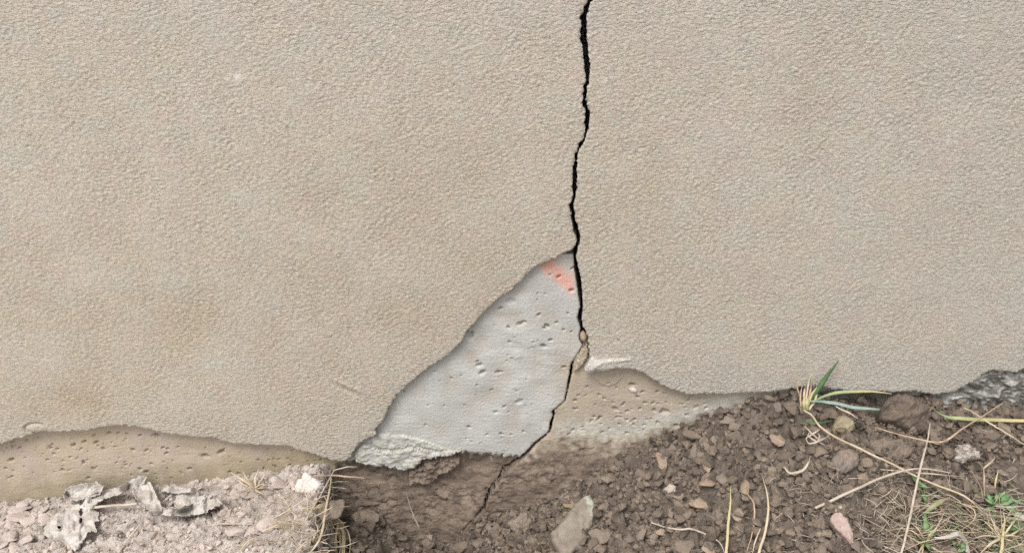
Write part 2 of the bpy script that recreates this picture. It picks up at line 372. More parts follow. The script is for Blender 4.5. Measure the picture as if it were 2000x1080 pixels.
# ------------------------------------------------------------------ THE WALL
wall = tag(empty('wall'), 'cracked beige plastered wall above bare concrete foundation', 'wall')
def pxy(u, v, y=0.0): return to_px(u, y, v)
def blob(px, py, cxx, cyy, rx, ry, ang=0):
    c, s = math.cos(ang), math.sin(ang); dx, dy = px - cxx, py - cyy
    return np.exp(-(((dx * c + dy * s) / rx) ** 2 + ((-dx * s + dy * c) / ry) ** 2))
def plaster_surf(u, v, d):
    fade = 1 - sstep(0.9, 1.2, np.hypot(u, v - .3))
    px, py = pxy(u, v, YP)
    g = N_gran(u, v); g2 = N_gran2(u, v)
    amp = (0.9 + 0.22 * N60(u, v) + .15 * N150(u, v)) * (1 - .3 * sstep(1300, 1900, px) * sstep(250, 650, py))
    y = YP - fade * amp * (0.00054 * np.tanh(g * 0.9) + 0.00008 * g2) + 0.00005 * N60(u, v) + 0.0003 * N150(u, v)
    R = 0.0030; e = np.clip(1 - d / R, 0, 1)
    y = y + R * 0.50 * (1 - np.sqrt(np.clip(1 - e * e, 0, 1)))
    y = y + 0.0007 * e * N8(u, v)
    # scuff lip, old chip ring
    y = y - 0.0022 * (blob(px, py, 678, 752, 26, 3.0, 0.45) - .8 * blob(px, py, 676, 762, 22, 3.0, 0.45))
    ring = np.hypot((px - 70) / 22, (py - 836) / 9.5)
    y = y + 0.004 * np.exp(-((ring - 1) / 0.13) ** 2) * (px < 84) - 0.003 * np.exp(-ring ** 2 * 1.3)
    # pull the tongue by the crack foot outwards
    y = y - 0.004 * blob(px, py, 1165, 715, 45, 12) - 0.0018 * sstep(-2, 2, sdf_poly([(1153,696),(1166,703),(1232,699),(1232,703),(1176,708),(1162,716),(1160,722),(1147,730),(1137,722)], px, py))
    # small pops and holes
    for a, b, r, h in ((683, 643, 2.5, .0025), (1282, 495, 2.5, .002), (467, 155, 8, -.0015), (1183, 162, 3.5, -.0015), (1873, 75, 3, -.0015), (1736, 340, 3, .0015), (645, 660, 3, .0015), (1208, 665, 2.5, .002)):
        y = y + h * blob(px, py, a, b, r, r)
    return np.stack([u, y, v], -1)
def mk_plaster(poly, label):
    xs = axis(-0.80, 0.80, 0.0015, -2.55, 2.55, 1.18); zs = axis(0.02, 0.73, 0.0015, None, 2.45, 1.15)
    side = poly is POLY_L
    xs = xs[xs < 0.13] if side else xs[xs > 0.06]
    if not side: zs = zs[zs > 0.10]
    U, V = np.meshgrid(xs, zs)
    d = sdf_poly(poly, U, V)
    d = d + (0.0005 * N5(U, V)) * np.clip(1 - np.abs(d) / .01, 0, 1) + 0.0006 * N15(U, V) * np.clip(1 - np.abs(d) / .02, 0, 1)
    def white(u, v, dd):
        px, py = pxy(u, v, YP); n = N8(u, v)
        a = 0.55 * np.clip(1 - dd / 0.0022, 0, 1) * (np.clip(.5 + n * .5, 0, 1))
        lip = sdf_poly([(1153,696),(1166,703),(1232,699),(1232,703),(1176,708),(1162,716),(1160,722),(1147,730),(1137,722)], px, py)
        a = np.maximum(a, 0.95 * sstep(-2.5, 1.5, lip + 1.2 * n))
        a = np.maximum(a, 0.5 * blob(px, py, 1120, 208, 14, 7) * (n > -.5)); a = np.maximum(a, 0.5 * blob(px, py, 1134, 190, 4, 22))
        a = np.maximum(a, .45 * blob(px, py, 60, 607, 42, 7, .2) * (n > -.4))
        for q in ((1183, 162, 4), (1873, 75, 3.5), (467, 155, 9), (1724, 66, 3), (1880, 32, 3), (1560, 300, 3), (1100, 250, 3)): a = np.maximum(a, .8 * blob(px, py, q[0], q[1], q[2], q[2]))
        return np.clip(a, 0, 1)
    def grey(u, v, dd):
        px, py = pxy(u, v, YP)
        g = 0.6 * sstep(770, 850, py + 18 * N60(u, v)) * (px < 1000)
        g = g + 0.5 * sstep(0.03, 0.0, dd) * (py > 600) * np.clip(.5 + .5 * N30(u, v), 0, 1) + .6 * (px > 1150) * sstep(660, 740, py + 14 * N60(u, v))
        g = g + 0.35 * sstep(1500, 1950, px + 90 * N150(u, v)) + .35 * sstep(160, 0, py + 50 * N150(u, v))
        return np.clip(g, 0, .85)
    def tanm(u, v, dd):
        px, py = pxy(u, v, YP)
        return np.clip(.28 * blob(px, py, 380, 680, 600, 300) + .22 * blob(px, py, 900, 480, 220, 260) + .25 * blob(px, py, 1250, 420, 90, 160) + .25 * blob(px, py, 120, 780, 150, 60), 0, .45) * np.clip(.8 + .25 * N150(u, v), 0, 1.3)
    me = masked_grid('plaster_coat', xs, zs, d, plaster_surf, back=lambda u, v, q: np.stack([u + 0.0090 * np.exp(-((u - .08) / .06) ** 2), np.full(u.shape, 0.095), v - .02 * (v > .1)], -1),
                     attrs={'white': white, 'grey': grey, 'tan': tanm})
    o = link('plaster_coat', me, MAT_PLASTER, wall); o['label'] = label; return d
mk_plaster(POLY_L, 'beige granular plaster left of the crack')
mk_plaster(POLY_R, 'beige granular plaster right of the crack')

# concrete foundation behind and below
PITS = [(997,588,11,.5),(977,603,5,1),(1052,615,5,1),(1016,633,7,1),(1024,629,5,1),(993,639,4,1.3),(1069,637,6,1.2),(1063,641,4,1.2),(1087,630,4,1),(1101,644,3.5,1.5),(1116,648,3,1.5),(1075,664,5,1.3),(1061,676,7,1.4),(995,668,4,1),(914,654,12,.8),(921,650,5,1.5),(936,713,7,1),(942,727,7,1.2),(933,706,4,1),(973,727,6,1),(981,726,3,1),(881,739,3,1.5),(932,752,3,1),(849,725,3,1.5),(788,764,3,1.5),(985,794,4,1),(1014,784,9,.5),(968,804,4,1.4),(916,834,4.5,1.3),(979,847,4,1.5),(832,830,3,1.3),(1101,717,5,1),(1118,525,4,1.2),(1091,541,5,1),(1116,567,6,1),(1074,536,2.5,1.5),(1065,574,2.5,1.3),(1109,611,3,1.3),(1023,843,3,1.3),(960,762,3,1),(951,848,3,1),(1000,700,3,1),(1042,668,3,1),
        (1300,805,9,.9),(1293,808,5,1),(1202,800,7,.8),(1235,753,6,1.2),(1255,767,4,1),(1147,757,3,1.2),(1205,816,4,1.2),(1239,820,4,1.2),(1264,821,3,1.2),(1285,826,4,1.2),(1321,832,5,1),(1140,840,3,1),(1360,797,6,.6),(1350,776,5,.8),(1345,783,5,.8),(1378,781,3,.8),(1210,830,4,1)]
PITS = [(a, b, r * .74, k * .9) for a, b, r, k in PITS]
rr = np.random.default_rng(5)
for _ in range(170):      # left strip
    a = rr.uniform(-20, 640); t = rr.beta(1.2, 1.5); PITS.append((a, 846 + .03 * a + t * 95 - .03 * a, rr.choice([1.3, 1.7, 2.2, 2.8, 3.4], p=[.35, .3, .2, .1, .05]), rr.uniform(.6, 1.1)))
for a, b, r in ((245,851,4),(162,866,5),(185,867,5),(180,854,4),(210,849,5),(140,873,5),(200,879,5),(258,881,5),(304,854,7),(272,853,4),(317,877,4),(430,885,8),(398,892,7),(405,894,5),(122,919,5),(182,916,5),(91,900,4),(20,900,7),(97,877,4),(285,922,5),(370,916,5)): PITS.append((a, b, r * .72, 1.0))
for _ in range(70): PITS.append((rr.uniform(1110, 1400), rr.uniform(745, 850), rr.choice([1.8, 2.3, 3]), rr.uniform(.6, 1.2)))
for _ in range(40):
    PITS.append((rr.uniform(770, 1110), rr.uniform(560, 870), rr.choice([1.3, 1.6, 1.9]), rr.uniform(.6, 1.2)))
LEDGE = [(600,760),(700,868),(760,885),(830,888),(868,880),(930,884),(985,892),(1010,890),(1022,889)]
def conc_y(u, v, px=None, py=None):
    if px is None: px, py = pxy(u, v, 0)
    # side of the crack
    crx = np.interp(py, [b for _, b in CRACK_L2], [a + 2 for a, _ in CRACK_L2]); crx = np.where(py < 505, 1122, crx)
    left = px < crx
    ledge_y = np.interp(px, [660, 690, 760, 830, 868, 930, 985, 1010, 1030], [905, 900, 893, 890, 884, 885, 892, 892, 889]) + 2.5 * N15(u, v) + 0.5 * N5(u, v)
    inled = left & (px > 655)
    y = np.where(inled, (0.013 * sstep(-2.5, 3.5, py - ledge_y)) * (1 - .6 * sstep(60, 5, crx - px)) - 0.020 * sstep(15, 170, py - ledge_y), 0.0)
    y = y + np.where(~left, 0.002 - 0.014 * sstep(835, 990, py), 0)
    y = y + np.where(px < 655, -0.004 * sstep(840, 960, py) + .004, 0)
    # far right broken, dark concrete
    fr = sstep(1800, 1850, px)
    y = y + fr * (-0.004 + 0.0030 * N30(u, v) + 0.0012 * N15(u, v * 2) + 0.0005 * N8(u, v * 2))
    # gap under the plaster by the grass
    gap = blob(px, py, 1680, 790, 75, 22); y = y + 0.03 * gap
    return y
def conc_surf(u, v, d):
    px, py = pxy(u, v, 0)
    y = conc_y(u, v, px, py)
    bf = brown_m(u, v, d)
    y = y + 0.00007 * N_str(u, v) + 0.0006 * N60(u, v) + 0.00016 * N5(u, v) + bf * (0.0012 * N30(u, v * 1.5) + 0.0004 * N15(u, v * 1.6) + 0.0002 * N5(u, v)) * (.5 + .5 * np.clip(.5 + N60(u, v), 0, 2))
    R = 0.0025; e = np.clip(1 - d / R, 0, 1); y = y + R * .6 * (1 - np.sqrt(np.clip(1 - e * e, 0, 1)))
    for i, (a, b, r, k) in enumerate(PITS):
        m = (np.abs(px - a) < 3.5 * r) & (np.abs(py - b) < 3.5 * r)
        if not m.any(): continue
        x1, y1 = px[m] - a, py[m] - b; an = 0.5 * math.sin(i * 7.1)
        xr = x1 * math.cos(an) - y1 * math.sin(an); yr = x1 * math.sin(an) + y1 * math.cos(an)
        q = (xr / (1.15 * r)) ** 2 + (yr / (0.62 * r)) ** 2 + 0.25 * N5(u[m], v[m])
        y[m] += k * min(0.008, 0.0016 * r + .0014) * np.exp(-np.clip(q, 0, 9) ** 2.2)
    y = y - 0.0016 * sstep(1.05, .92, np.hypot((px - 1189) / 24, (py - 738) / 17) + .06 * N15(u, v))
    # thin mortar wipes on the grey face
    y = y - 0.0009 * sstep(.2, .5, N30(u * .6 + 3, v)) * sstep(640, 690, py) * blob(px, py, 1040, 660, 70, 70)
    return np.stack([u, y, v], -1)
def brown_m(u, v, d):
    px, py = pxy(u, v, 0)
    ly = np.interp(px, [560, 640, 690, 760, 840, 900, 985, 1015, 1060, 1100, 1200, 1290, 1400, 1500], [958, 925, 905, 897, 888, 892, 893, 893, 872, 862, 878, 862, 858, 850])
    w_ = np.interp(px, [600, 1000, 1060, 1300], [4, 5, 26, 22])
    return sstep(-1, 1, (py - ly + 6 * N15(u, v) + 5 * N30(u, v)) / w_) * sstep(600, 660, px + 10 * N15(u, v)) * (1 - sstep(1300, 1420, px))
def tan_m(u, v, d):
    px, py = pxy(u, v, 0)
    crx = np.interp(py, [b for _, b in CRACK_L2], [a + 3 for a, _ in CRACK_L2])
    left = sstep(700, 650, px)
    right = sstep(-3, 3, px - crx) * (py > 640) * (1 - .55 * sstep(1480, 1560, px))
    edge = .55 * blob(px, py, 1100, 740, 22, 60) * (px < crx)
    dirt = .45 * np.clip(N60(u, v) * .5 + .1, 0, 1) * (px < crx) * (px > 700)
    return np.clip(left + right + edge + dirt, 0, 1)
def pale_m(u, v, d):
    px, py = pxy(u, v, 0)
    ly = np.interp(px, [1060, 1140, 1200, 1290, 1400, 1460], [835, 838, 842, 828, 798, 780])
    a = np.exp(-((py - ly + 6 * N15(u, v)) / 20) ** 2) * sstep(1060, 1110, px) * (1 - sstep(1440, 1500, px)) * .75
    b = sdf_poly([(700,885),(745,846),(775,838),(830,860),(900,872),(860,888),(800,890)], px, py)
    return np.clip(a + .7 * sstep(-6, 6, b + 5 * N15(u, v)), 0, 1)
def olive_m(u, v, d):
    px, py = pxy(u, v, 0)
    cyy = np.interp(px, [0, 200, 420, 640], [985, 965, 940, 906])
    a = sstep(62, 8, cyy - py + 10 * N30(u, v)) * (px < 665) * .6
    ly = np.interp(px, [1060, 1140, 1200, 1290, 1400], [862, 870, 872, 850, 818])
    a = a + .6 * np.exp(-((py - ly + 6 * N15(u, v)) / 11) ** 2) * sstep(1080, 1140, px) * (1 - sstep(1420, 1480, px)) * np.clip(.6 + .5 * N15(u, v), 0, 1)
    a = a + .55 * np.clip(1 - np.abs(py - 888 - .05 * (px - 900)) / 12, 0, 1) * (px > 780) * (px < 1000) * np.clip(.5 + N15(u, v), 0, 1)
    return np.clip(a, 0, 1)
def pink_m(u, v, d):
    px, py = pxy(u, v, 0)
    s = sdf_poly([(1046,516),(1078,504),(1092,520),(1118,540),(1124,572),(1108,566),(1085,548),(1066,530)], px, py)
    return .70 * sstep(-10, 9, s + 3 * N15(u, v)) * np.clip(.85 + .25 * N5(u, v), 0, 1)
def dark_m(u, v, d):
    px, py = pxy(u, v, 0); return np.clip(sstep(1790, 1850, px + 10 * N15(u, v)) + .5 * blob(px, py, 1680, 785, 90, 25), 0, 1)  # dark far-right concrete, plus painted shade in the gap under the plaster
xs = axis(-0.84, 0.84, 0.00125, -2.55, 2.55, 1.2); zs = axis(-0.12, 0.40, 0.00125, -0.5, 2.4, 1.2)
U, V = np.meshgrid(xs, zs)
pxx, pyy = pxy(U, V, 0)
# quick cull: only what the plaster leaves bare (plus a margin behind it) and the crack's neighbourhood is needed
lowz = np.interp(U, [x for x, _ in sorted(eL + eR)], [z for _, z in sorted(eL + eR)])
sdc = np.full(U.shape, -1.0)
cand = (V < 0.40)
near = (U > 0.0) & (U < 0.14) & (V > -0.12)
dc = np.full(U.shape, 0.5); idxs = (U > -0.14) & (U < 0.2)
dc[idxs] = -sdf_poly(POLY_C, U[idxs], V[idxs])
dpl = np.minimum(0.5, -np.maximum(sdf_poly(POLY_L, U, V), sdf_poly(POLY_R, U, V)))
dc = dc + 0.0003 * N5(U, V) * np.clip(1 - np.abs(dc) / .01, 0, 1)
sdc = np.minimum(np.minimum(dc, dpl + 0.014), 0.405 - V)
me = masked_grid('concrete_foundation', xs, zs, sdc, conc_surf, back=lambda u, v, q: np.stack([u + 0.0090 * np.exp(-((u - .08) / .06) ** 2), np.full(u.shape, 0.09), v], -1),
                 attrs={'tan': tan_m, 'brown': brown_m, 'pale': pale_m, 'olive': olive_m, 'pink': pink_m, 'dark': dark_m})
o = link('concrete_foundation', me, MAT_CONC, wall); o['label'] = 'bare pitted concrete, grey with tan and earthy stained areas'

def box(name, x0, x1, y0, y1, z0, z1, mat, parent):
    v = [(x, y, z) for x in (x0, x1) for y in (y0, y1) for z in (z0, z1)]
    f = [(0, 1, 3, 2), (4, 6, 7, 5), (0, 4, 5, 1), (2, 3, 7, 6), (0, 2, 6, 4), (1, 5, 7, 3)]
    me = bpy.data.meshes.new(name); me.from_pydata(v, [], f); return link(name, me, mat, parent)
box('wall_core', -2.6, 2.6, 0.092, 0.34, -0.6, 2.46, MAT_CONC, wall)

# broken mortar lip at the foot of the grey triangle
def lip_piece(name, poly, y0, thick, mat, attrs, rough=0.001, parent=wall, label=None, step=0.0011):
    Pm = W(poly, y0); xsl = np.arange(min(a for a, _ in Pm) - .004, max(a for a, _ in Pm) + .004, step); zsl = np.arange(min(b for _, b in Pm) - .004, max(b for _, b in Pm) + .004, step)
    U, V = np.meshgrid(xsl, zsl); d = sdf_poly(Pm, U, V) + .0009 * N5(U, V) + .0007 * N15(U, V)
    def sf(u, v, dd):
        e = np.clip(1 - dd / .004, 0, 1)
        y = y0 - rough * (.7 * N30(u, v) + .5 * N15(u, v * 1.4) + .25 * N8(u, v * 1.4) + .12 * N5(u, v)) + thick * .5 * e * e
        return np.stack([u, y, v], -1)
    me = masked_grid(name, xsl, zsl, d, sf, back=lambda u, v, q: np.stack([u, q[:, 1] + thick, v], -1), attrs=attrs)
    o = link(name, me, mat, parent)
    if label: o['label'] = label
    return o
K0 = lambda u, v, d: np.zeros(u.shape); K = lambda k: (lambda u, v, d: np.clip(float(k) * (.8 + .5 * N30(u, v) + .3 * N15(u, v)), 0, 1))
lip_piece('mortar_lip', [(687,892),(693,878),(708,866),(725,872),(742,880),(768,882),(800,874),(822,876),(852,884),(878,880),(905,884),(880,893),(850,897),(828,901),(812,915),(795,922),(775,919),(755,914),(735,914),(712,909),(694,903)], -0.0045, 0.02, MAT_CONC,
          {'pale': K(.7), 'olive': K(.13), 'tan': K(.25)}, 0.0012, label='pale greenish mortar lip, ragged below')
lip_piece('mortar_patch', [(708,866),(722,856),(738,848),(758,845),(790,850),(820,856),(850,866),(878,880),(852,883),(822,875),(800,873),(768,880),(742,878),(725,870)], -0.0025, 0.012, MAT_CONC,
          {'pale': K(.8), 'tan': K(.25)}, 0.0008, label='whitish grey mortar smear')
lip_piece('earth_lump', [(795,920),(815,914),(828,902),(850,898),(880,895),(905,900),(895,912),(880,922),(862,932),(845,945),(822,950),(800,948),(795,935)], 0.001, 0.03, MAT_CONC,
          {'brown': lambda u, v, d: np.ones(u.shape)}, 0.0030, label='dark earth stuck below the mortar lip')
lip_piece('plaster_tongue', [(1143,672),(1147,668),(1151,686),(1151,697),(1139,716),(1130,724),(1119,728),(1122,712),(1127,698)], -0.003, 0.012, MAT_PLASTER, {'tan': K(.5)}, 0.0006, label='thin tan plaster sliver beside the crack')

# ------------------------------------------------------------------ stones: generators
def ico(sub):
    import bmesh
    bm = bmesh.new(); bmesh.ops.create_icosphere(bm, subdivisions=sub, radius=1)
    V = np.array([v.co[:] for v in bm.verts]); Fc = np.array([[v.index for v in f.verts] for f in bm.faces]); bm.free(); return V, Fc
ICO = {k: ico(k) for k in (1, 2, 3, 4, 5)}
def rock(sub, r, cuts=6, rough=0.18, size=(1, 1, 1), fine=0.05):
    cuts = int(cuts * 1.5)
    V, Fc = ICO[sub]; V = V.copy(); n = V / np.linalg.norm(V, axis=1)[:, None]
    for _ in range(cuts):
        a = r.standard_normal(3); a /= np.linalg.norm(a); c = r.uniform(.42, .78); d = V @ a
        V = V - np.outer(np.clip(d - c, 0, None), a) * 0.92
    off = r.uniform(0, 100, 3)
    k = np.array([mnoise.noise(Vector(p * 1.3 + off)) * rough + mnoise.noise(Vector(p * 4.5 + off)) * fine + mnoise.noise(Vector(p * 9 + off)) * fine * .7 + (mnoise.noise(Vector(p * 19 + off)) * fine * .45 if sub > 3 else 0) for p in V])
    V = V * (1 + k[:, None]) * np.array(size); return V, Fc
def rock_mesh(name, sub, r, smooth=True, **k):
    V, Fc = rock(sub, r, **k); return sharp(np_mesh(name, V, Fc.ravel(), np.full(len(Fc), 3), smooth=smooth))
rk = np.random.default_rng(21)

# ------------------------------------------------------------------ ground sheet
xs = axis(-0.84, 0.84, 0.0024, -14, 14, 1.16); ys = axis(-0.32, 0.012, 0.0024, -26, None, 1.14)
U, V = np.meshgrid(xs, ys)
me = masked_grid('ground', xs, ys, np.ones(U.shape), lambda u, v, d: np.stack([u, v, H(u, v)], -1), attrs={'pale': lambda u, v, d: pale_mask(u, v) * np.clip(.9 + .2 * N30(u, v), 0, 1)})
ground = tag(link('ground', me, MAT_SOIL), kind='structure')

# crumbs: a carpet of small soil grains
def scatter(name, n, mat, sub, smin, smax, dens, seed, xr, yr, label, cuts=3, rough=.25, sink=.3, power=2.2):
    r = np.random.default_rng(seed); prot = [rock(sub, r, cuts=cuts, rough=rough, fine=.1) for _ in range(14)]
    X = r.uniform(*xr, n * 3); Y = -yr * r.random(n * 3) ** 1.0; keep = r.random(n * 3) < dens(X, Y); X, Y = X[keep][:n], Y[keep][:n]; n = len(X)
    Z = H(X, Y); s = smin + (smax - smin) * r.random(n) ** power
    A, B, T = [], [], []; base = 0
    which = r.integers(0, len(prot), n); th = r.uniform(0, 2 * math.pi, n); fl = r.uniform(.6, 1, n); tint = np.clip(r.normal(.42, .22, n), 0, 1)
    for k, (PV, PF) in enumerate(prot):
        m = which == k; c = m.sum()
        if c == 0: continue
        co, si = np.cos(th[m])[:, None], np.sin(th[m])[:, None]; ss = s[m][:, None]
        x = PV[None, :, 0]; y = PV[None, :, 1]; z = PV[None, :, 2]
        tl = r.uniform(-.6, .6, c)[:, None]
        x2 = x * co - y * si; y2 = x * si + y * co; z2 = z * fl[m][:, None] + tl * x
        W3 = np.stack([X[m][:, None] + x2 * ss, np.minimum(Y[m][:, None] + y2 * ss, -0.0), Z[m][:, None] + (z2 + 1 - 2 * sink) * ss], -1)
        A.append(W3.reshape(-1, 3)); B.append((PF[None] + (base + np.arange(c) * len(PV))[:, None, None]).reshape(-1, 3)); base += c * len(PV)
        T.append(np.repeat(tint[m], len(PV)))
    Fc = np.concatenate(B)
    me = np_mesh(name, np.concatenate(A), Fc.ravel(), np.full(len(Fc), 3), {'tint': np.concatenate(T)}, smooth=False)
    return tag(link(name, me, mat), label, kind='stuff')
def dens_brown(x, y):
    pm = pale_mask(x, y); d = sstep(XE + 0.09, XE + 0.27, x - .2 * y); d = np.maximum(d, .8 * np.exp(-((x - XE - .03) / .05) ** 2)); pz = to_px(x, y, ground_h(x, y))
    return (1 - pm) * (0.12 + 0.88 * d) * np.clip(.7 + .5 * N60(x, y) + .3 * N150(x + .3, y), 0.12, 1)
scatter('soil_crumbs', 19000, MAT_CRUMB, 1, 0.0011, 0.0046, dens_brown, 3, (-0.3, 0.85), 0.34, 'fine brown soil crumbs covering the heap', sink=.15, power=1.9)
scatter('soil_crumbs', 4500, MAT_CRUMB, 1, 0.002, 0.007, lambda x, y: (1 - pale_mask(x, y)) * (y < -.33), 8, (-0.3, 0.95), 0.62, 'brown soil crumbs on the ground before the heap')
scatter('soil_lumps', 4600, MAT_CRUMB, 2, 0.0030, 0.0085, dens_brown, 4, (-0.3, 0.85), 0.34, 'small brown soil lumps strewn over the heap', cuts=4, rough=.3, sink=.2, power=1.6)
scatter('pale_crumbs', 3500, MAT_PALECRUMB, 1, 0.0008, 0.0032, lambda x, y: pale_mask(x, y) * .8, 5, (-0.85, -0.2), 0.2, 'pale dry soil crumbs on the left bank', power=3)
scatter('pale_lumps', 420, MAT_PALECRUMB, 2, 0.003, 0.0075, lambda x, y: pale_mask(x, y) * .8, 6, (-0.85, -0.2), 0.2, 'pale dry soil flakes on the left bank', cuts=5, power=2, sink=.5)

# individual clods
protos = [rock_mesh('soil_clod', 3, rk, cuts=7, rough=.3, size=(1, rk.uniform(.7, .95), rk.uniform(.6, .85)), fine=.09) for _ in range(14)]
for m in protos: m.materials.append(MAT_CLOD)
def place_rock(name, px, py, wpx, hpx, label, cat, mat, rz=0, sub=4, cuts=7, rough=.22, fine=.07, flat=.7, group=None, tilt=0, sink=.17, seed=1, lichen=False, shape=None):
    r = np.random.default_rng(seed); q = P(px, py + hpx * .25)
    sx = pxm(px, py, wpx) / 2 * 1.05; sv = pxm(px, py, hpx) / 2 * 1.05
    V_, Fc = rock(sub, r, cuts=cuts, rough=rough, fine=fine)
    V_ = V_ / np.abs(V_).max(axis=0)
    if shape is not None: V_ = shape(V_)
    sz = sx * flat * .8; sy = math.sqrt(max((sv ** 2 - (sz * .75) ** 2), (sv * .5) ** 2)) / .66
    me = np_mesh(name, V_ * np.array([sx, sy, sz]), Fc.ravel(), np.full(len(Fc), 3), {'lichen': sstep(.35, .75, V_[:, 1] + V_[:, 0] * .5 + .15 * np.sin(V_[:, 2] * 9))} if lichen else None)
    sharp(me, 24)
    y = min(q[1], -0.014 - sy * .9) if sy < .06 else q[1]
    z = float(H(q[0], y)) + sz * (1 - 2 * sink) 
    o = link(name, me, mat, loc=(q[0], y, z)); o.rotation_euler = (tilt, 0, rz); tag(o, label, cat, group); return o
occupied = []
HNAMES = []
def poly_stone(name, poly, label, cat, mat, dome=.008, edge=.3, rough=.0015, lift=.008, thick=.02, nrm=(0.0, -.5, .86), seed=0, lichen=None, grp=None):
    a0, a1 = min(q[0] for q in poly), max(q[0] for q in poly); b0, b1 = min(q[1] for q in poly), max(q[1] for q in poly)
    ca, cb = (a0 + a1) / 2, (b0 + b1) / 2; rad = min(a1 - a0, b1 - b0) / 2
    occupied.append((ca, cb, max(a1 - a0, b1 - b0) / 2)); HNAMES.append((ca, cb, rad, name))
    st_ = max(.9, rad / 22); us = np.arange(a0 - 3, a1 + 3, st_); vs = np.arange(b0 - 3, b1 + 3, st_); U, V = np.meshgrid(us, vs); m = pxm(ca, cb)
    d = sdf_poly(poly, U, V) + .6 * N8(U * m + seed, V * m) + .4 * N3(U * m + seed, V * m)
    n = np.array(nrm, float); n /= np.linalg.norm(n); c0 = P(ca, cb) + np.array([0, -lift * .3, lift])
    def sf(u, v, dd):
        dr = ray(u, v); t = ((c0 - CAM) @ n) / (dr @ n); q = CAM + dr * t[:, None]
        e = np.clip(1 - dd / (rad * edge), 0, 1); h = -dome * (1 - np.sqrt(np.clip(1 - e * e, 0, 1))) + rough * (.8 * N30(u * m + seed, v * m) + .5 * N15(u * m + seed, v * m) + .3 * N8(u * m + seed, v * m) + .15 * N3(u * m, v * m + seed))
        q = q + n * h[:, None]; q[:, 1] = np.minimum(q[:, 1], -.0125); return q
    def bk(u, v, q):
        o = q - n * thick; cc = c0 - n * thick; o = cc + (o - cc) * .94; o[:, 1] = np.minimum(o[:, 1], -.0125); return o
    at = {'lichen': lambda u, v, dd: sstep(lichen[0] - 9, lichen[0] + 9, (u - v * .35) + 4 * N8(u * m, v * m))} if lichen else {'lichen': lambda u, v, dd: np.zeros(u.shape)}
    me = masked_grid(name, us, vs, d, lambda u, v, dd: sf(u, v, dd) - c0, back=lambda u, v, q: bk(u, v, q + c0) - c0, attrs=at, flip=True)
    return tag(link(name, me, mat, loc=c0), label, cat, grp)
def hero(*a, **k):
    HNAMES.append((a[1], a[2], max(a[3], a[4]) / 2, a[5].split(' with ')[0])); occupied.append((a[1], a[2], max(a[3], a[4]) / 2)); return place_rock(*a, **k)
hero('soil_clod', 1003, 1052, 30, 34, 'squarish clod below the rounded clod at the trench', 'clod', MAT_CLOD, seed=13)
hero('soil_clod', 1112, 978, 26, 26, 'small clod leaning on the top of the slab stone', 'clod', MAT_TANST, seed=14)
hero('soil_clod', 1042, 1052, 26, 24, 'small brown clod between rounded clod and slab stone', 'clod', MAT_CLOD, seed=15)
hero('soil_clod', 1617, 804, 38, 34, 'reddish brown clod left of the yellowish stone', 'clod', MAT_CLOD, seed=22)
hero('soil_clod', 1546, 792, 30, 34, 'pointed triangular clod beside the grass tuft', 'clod', MAT_CLOD, seed=23, cuts=10)
hero('soil_clod', 1685, 925, 26, 32, 'tan angular clod touching the round stone', 'clod', MAT_TANST, seed=24)
hero('soil_clod', 1520, 856, 34, 30, 'angular brown clod left of the whitish root knot', 'clod', MAT_TANST, seed=25, cuts=10)
hero('soil_clod', 1612, 948, 44, 40, 'flat reddish brown clod above the pinkish stone', 'clod', MAT_CLOD, seed=26, flat=.5)
hero('soil_clod', 1290, 896, 24, 32, 'tan oblong clod at the top of the soil slope', 'clod', MAT_TANST, seed=28, sub=3)
hero('soil_clod', 1379, 906, 20, 32, 'smooth upright grey-brown clod on the slope', 'clod', MAT_TANST, seed=29, cuts=4, sub=3)
hero('soil_clod', 1365, 985, 42, 26, 'wedge-shaped tan clod in the middle of the slope', 'clod', MAT_TANST, seed=30, cuts=11, sub=3)
hero('soil_clod', 1380, 942, 34, 24, 'flat tan clod above the wedge-shaped clod', 'clod', MAT_TANST, seed=31, sub=3)
hero('soil_clod', 1411, 935, 24, 20, 'squat brown clod right of the flat tan clod', 'clod', MAT_CLOD, seed=32, sub=3)
hero('soil_clod', 1455, 948, 22, 28, 'squarish tan clod near the thin yellow blades', 'clod', MAT_TANST, seed=33, sub=3, cuts=11)
hero('tan_chip', 1293, 1039, 26, 13, 'small flat tan chip beside the curved rootlet', 'stone', MAT_TANST, seed=34, flat=.5, sub=3)
hero('soil_clod', 1380, 1068, 30, 26, 'reddish clod at the bottom edge by the rootlet', 'clod', MAT_TANST, seed=35, sub=3)
hero('soil_clod', 1437, 1006, 22, 20, 'small round ochre clod beside the yellow-green blade', 'clod', MAT_TANST, seed=36, cuts=3, sub=3)
hero('tan_chip', 1748, 824, 22, 17, 'small ochre stone in front of the largest clod', 'stone', MAT_YEL, seed=37, sub=3)
hero('tan_chip', 1783, 840, 22, 13, 'small pale brown stone below the largest clod', 'stone', MAT_TANST, seed=38, sub=3)
hero('soil_clod', 1330, 1065, 46, 40, 'dark brown clod at the bottom edge of the slope', 'clod', MAT_CLOD, seed=39)
hero('soil_clod', 700, 950, 34, 28, 'dark damp clod wedged beside the straw at the bank edge', 'clod', MAT_CLOD, seed=40, cuts=5)
hero('soil_clod', 905, 1068, 42, 30, 'low brown clod at the trench bottom', 'clod', MAT_CLOD, seed=41)
hero('soil_clod', 1170, 1042, 44, 34, 'dark clod right of the slab stone', 'clod', MAT_CLOD, seed=42)
hero('pale_clod', 18, 1046, 30, 26, 'pale clod at the far left of the dry bank', 'clod', MAT_PALECLOD, seed=43, sub=3)
hero('pale_clod', 56, 1050, 28, 22, 'pale clod between the far left clod and the dead leaf', 'clod', MAT_PALECLOD, seed=44, sub=3)
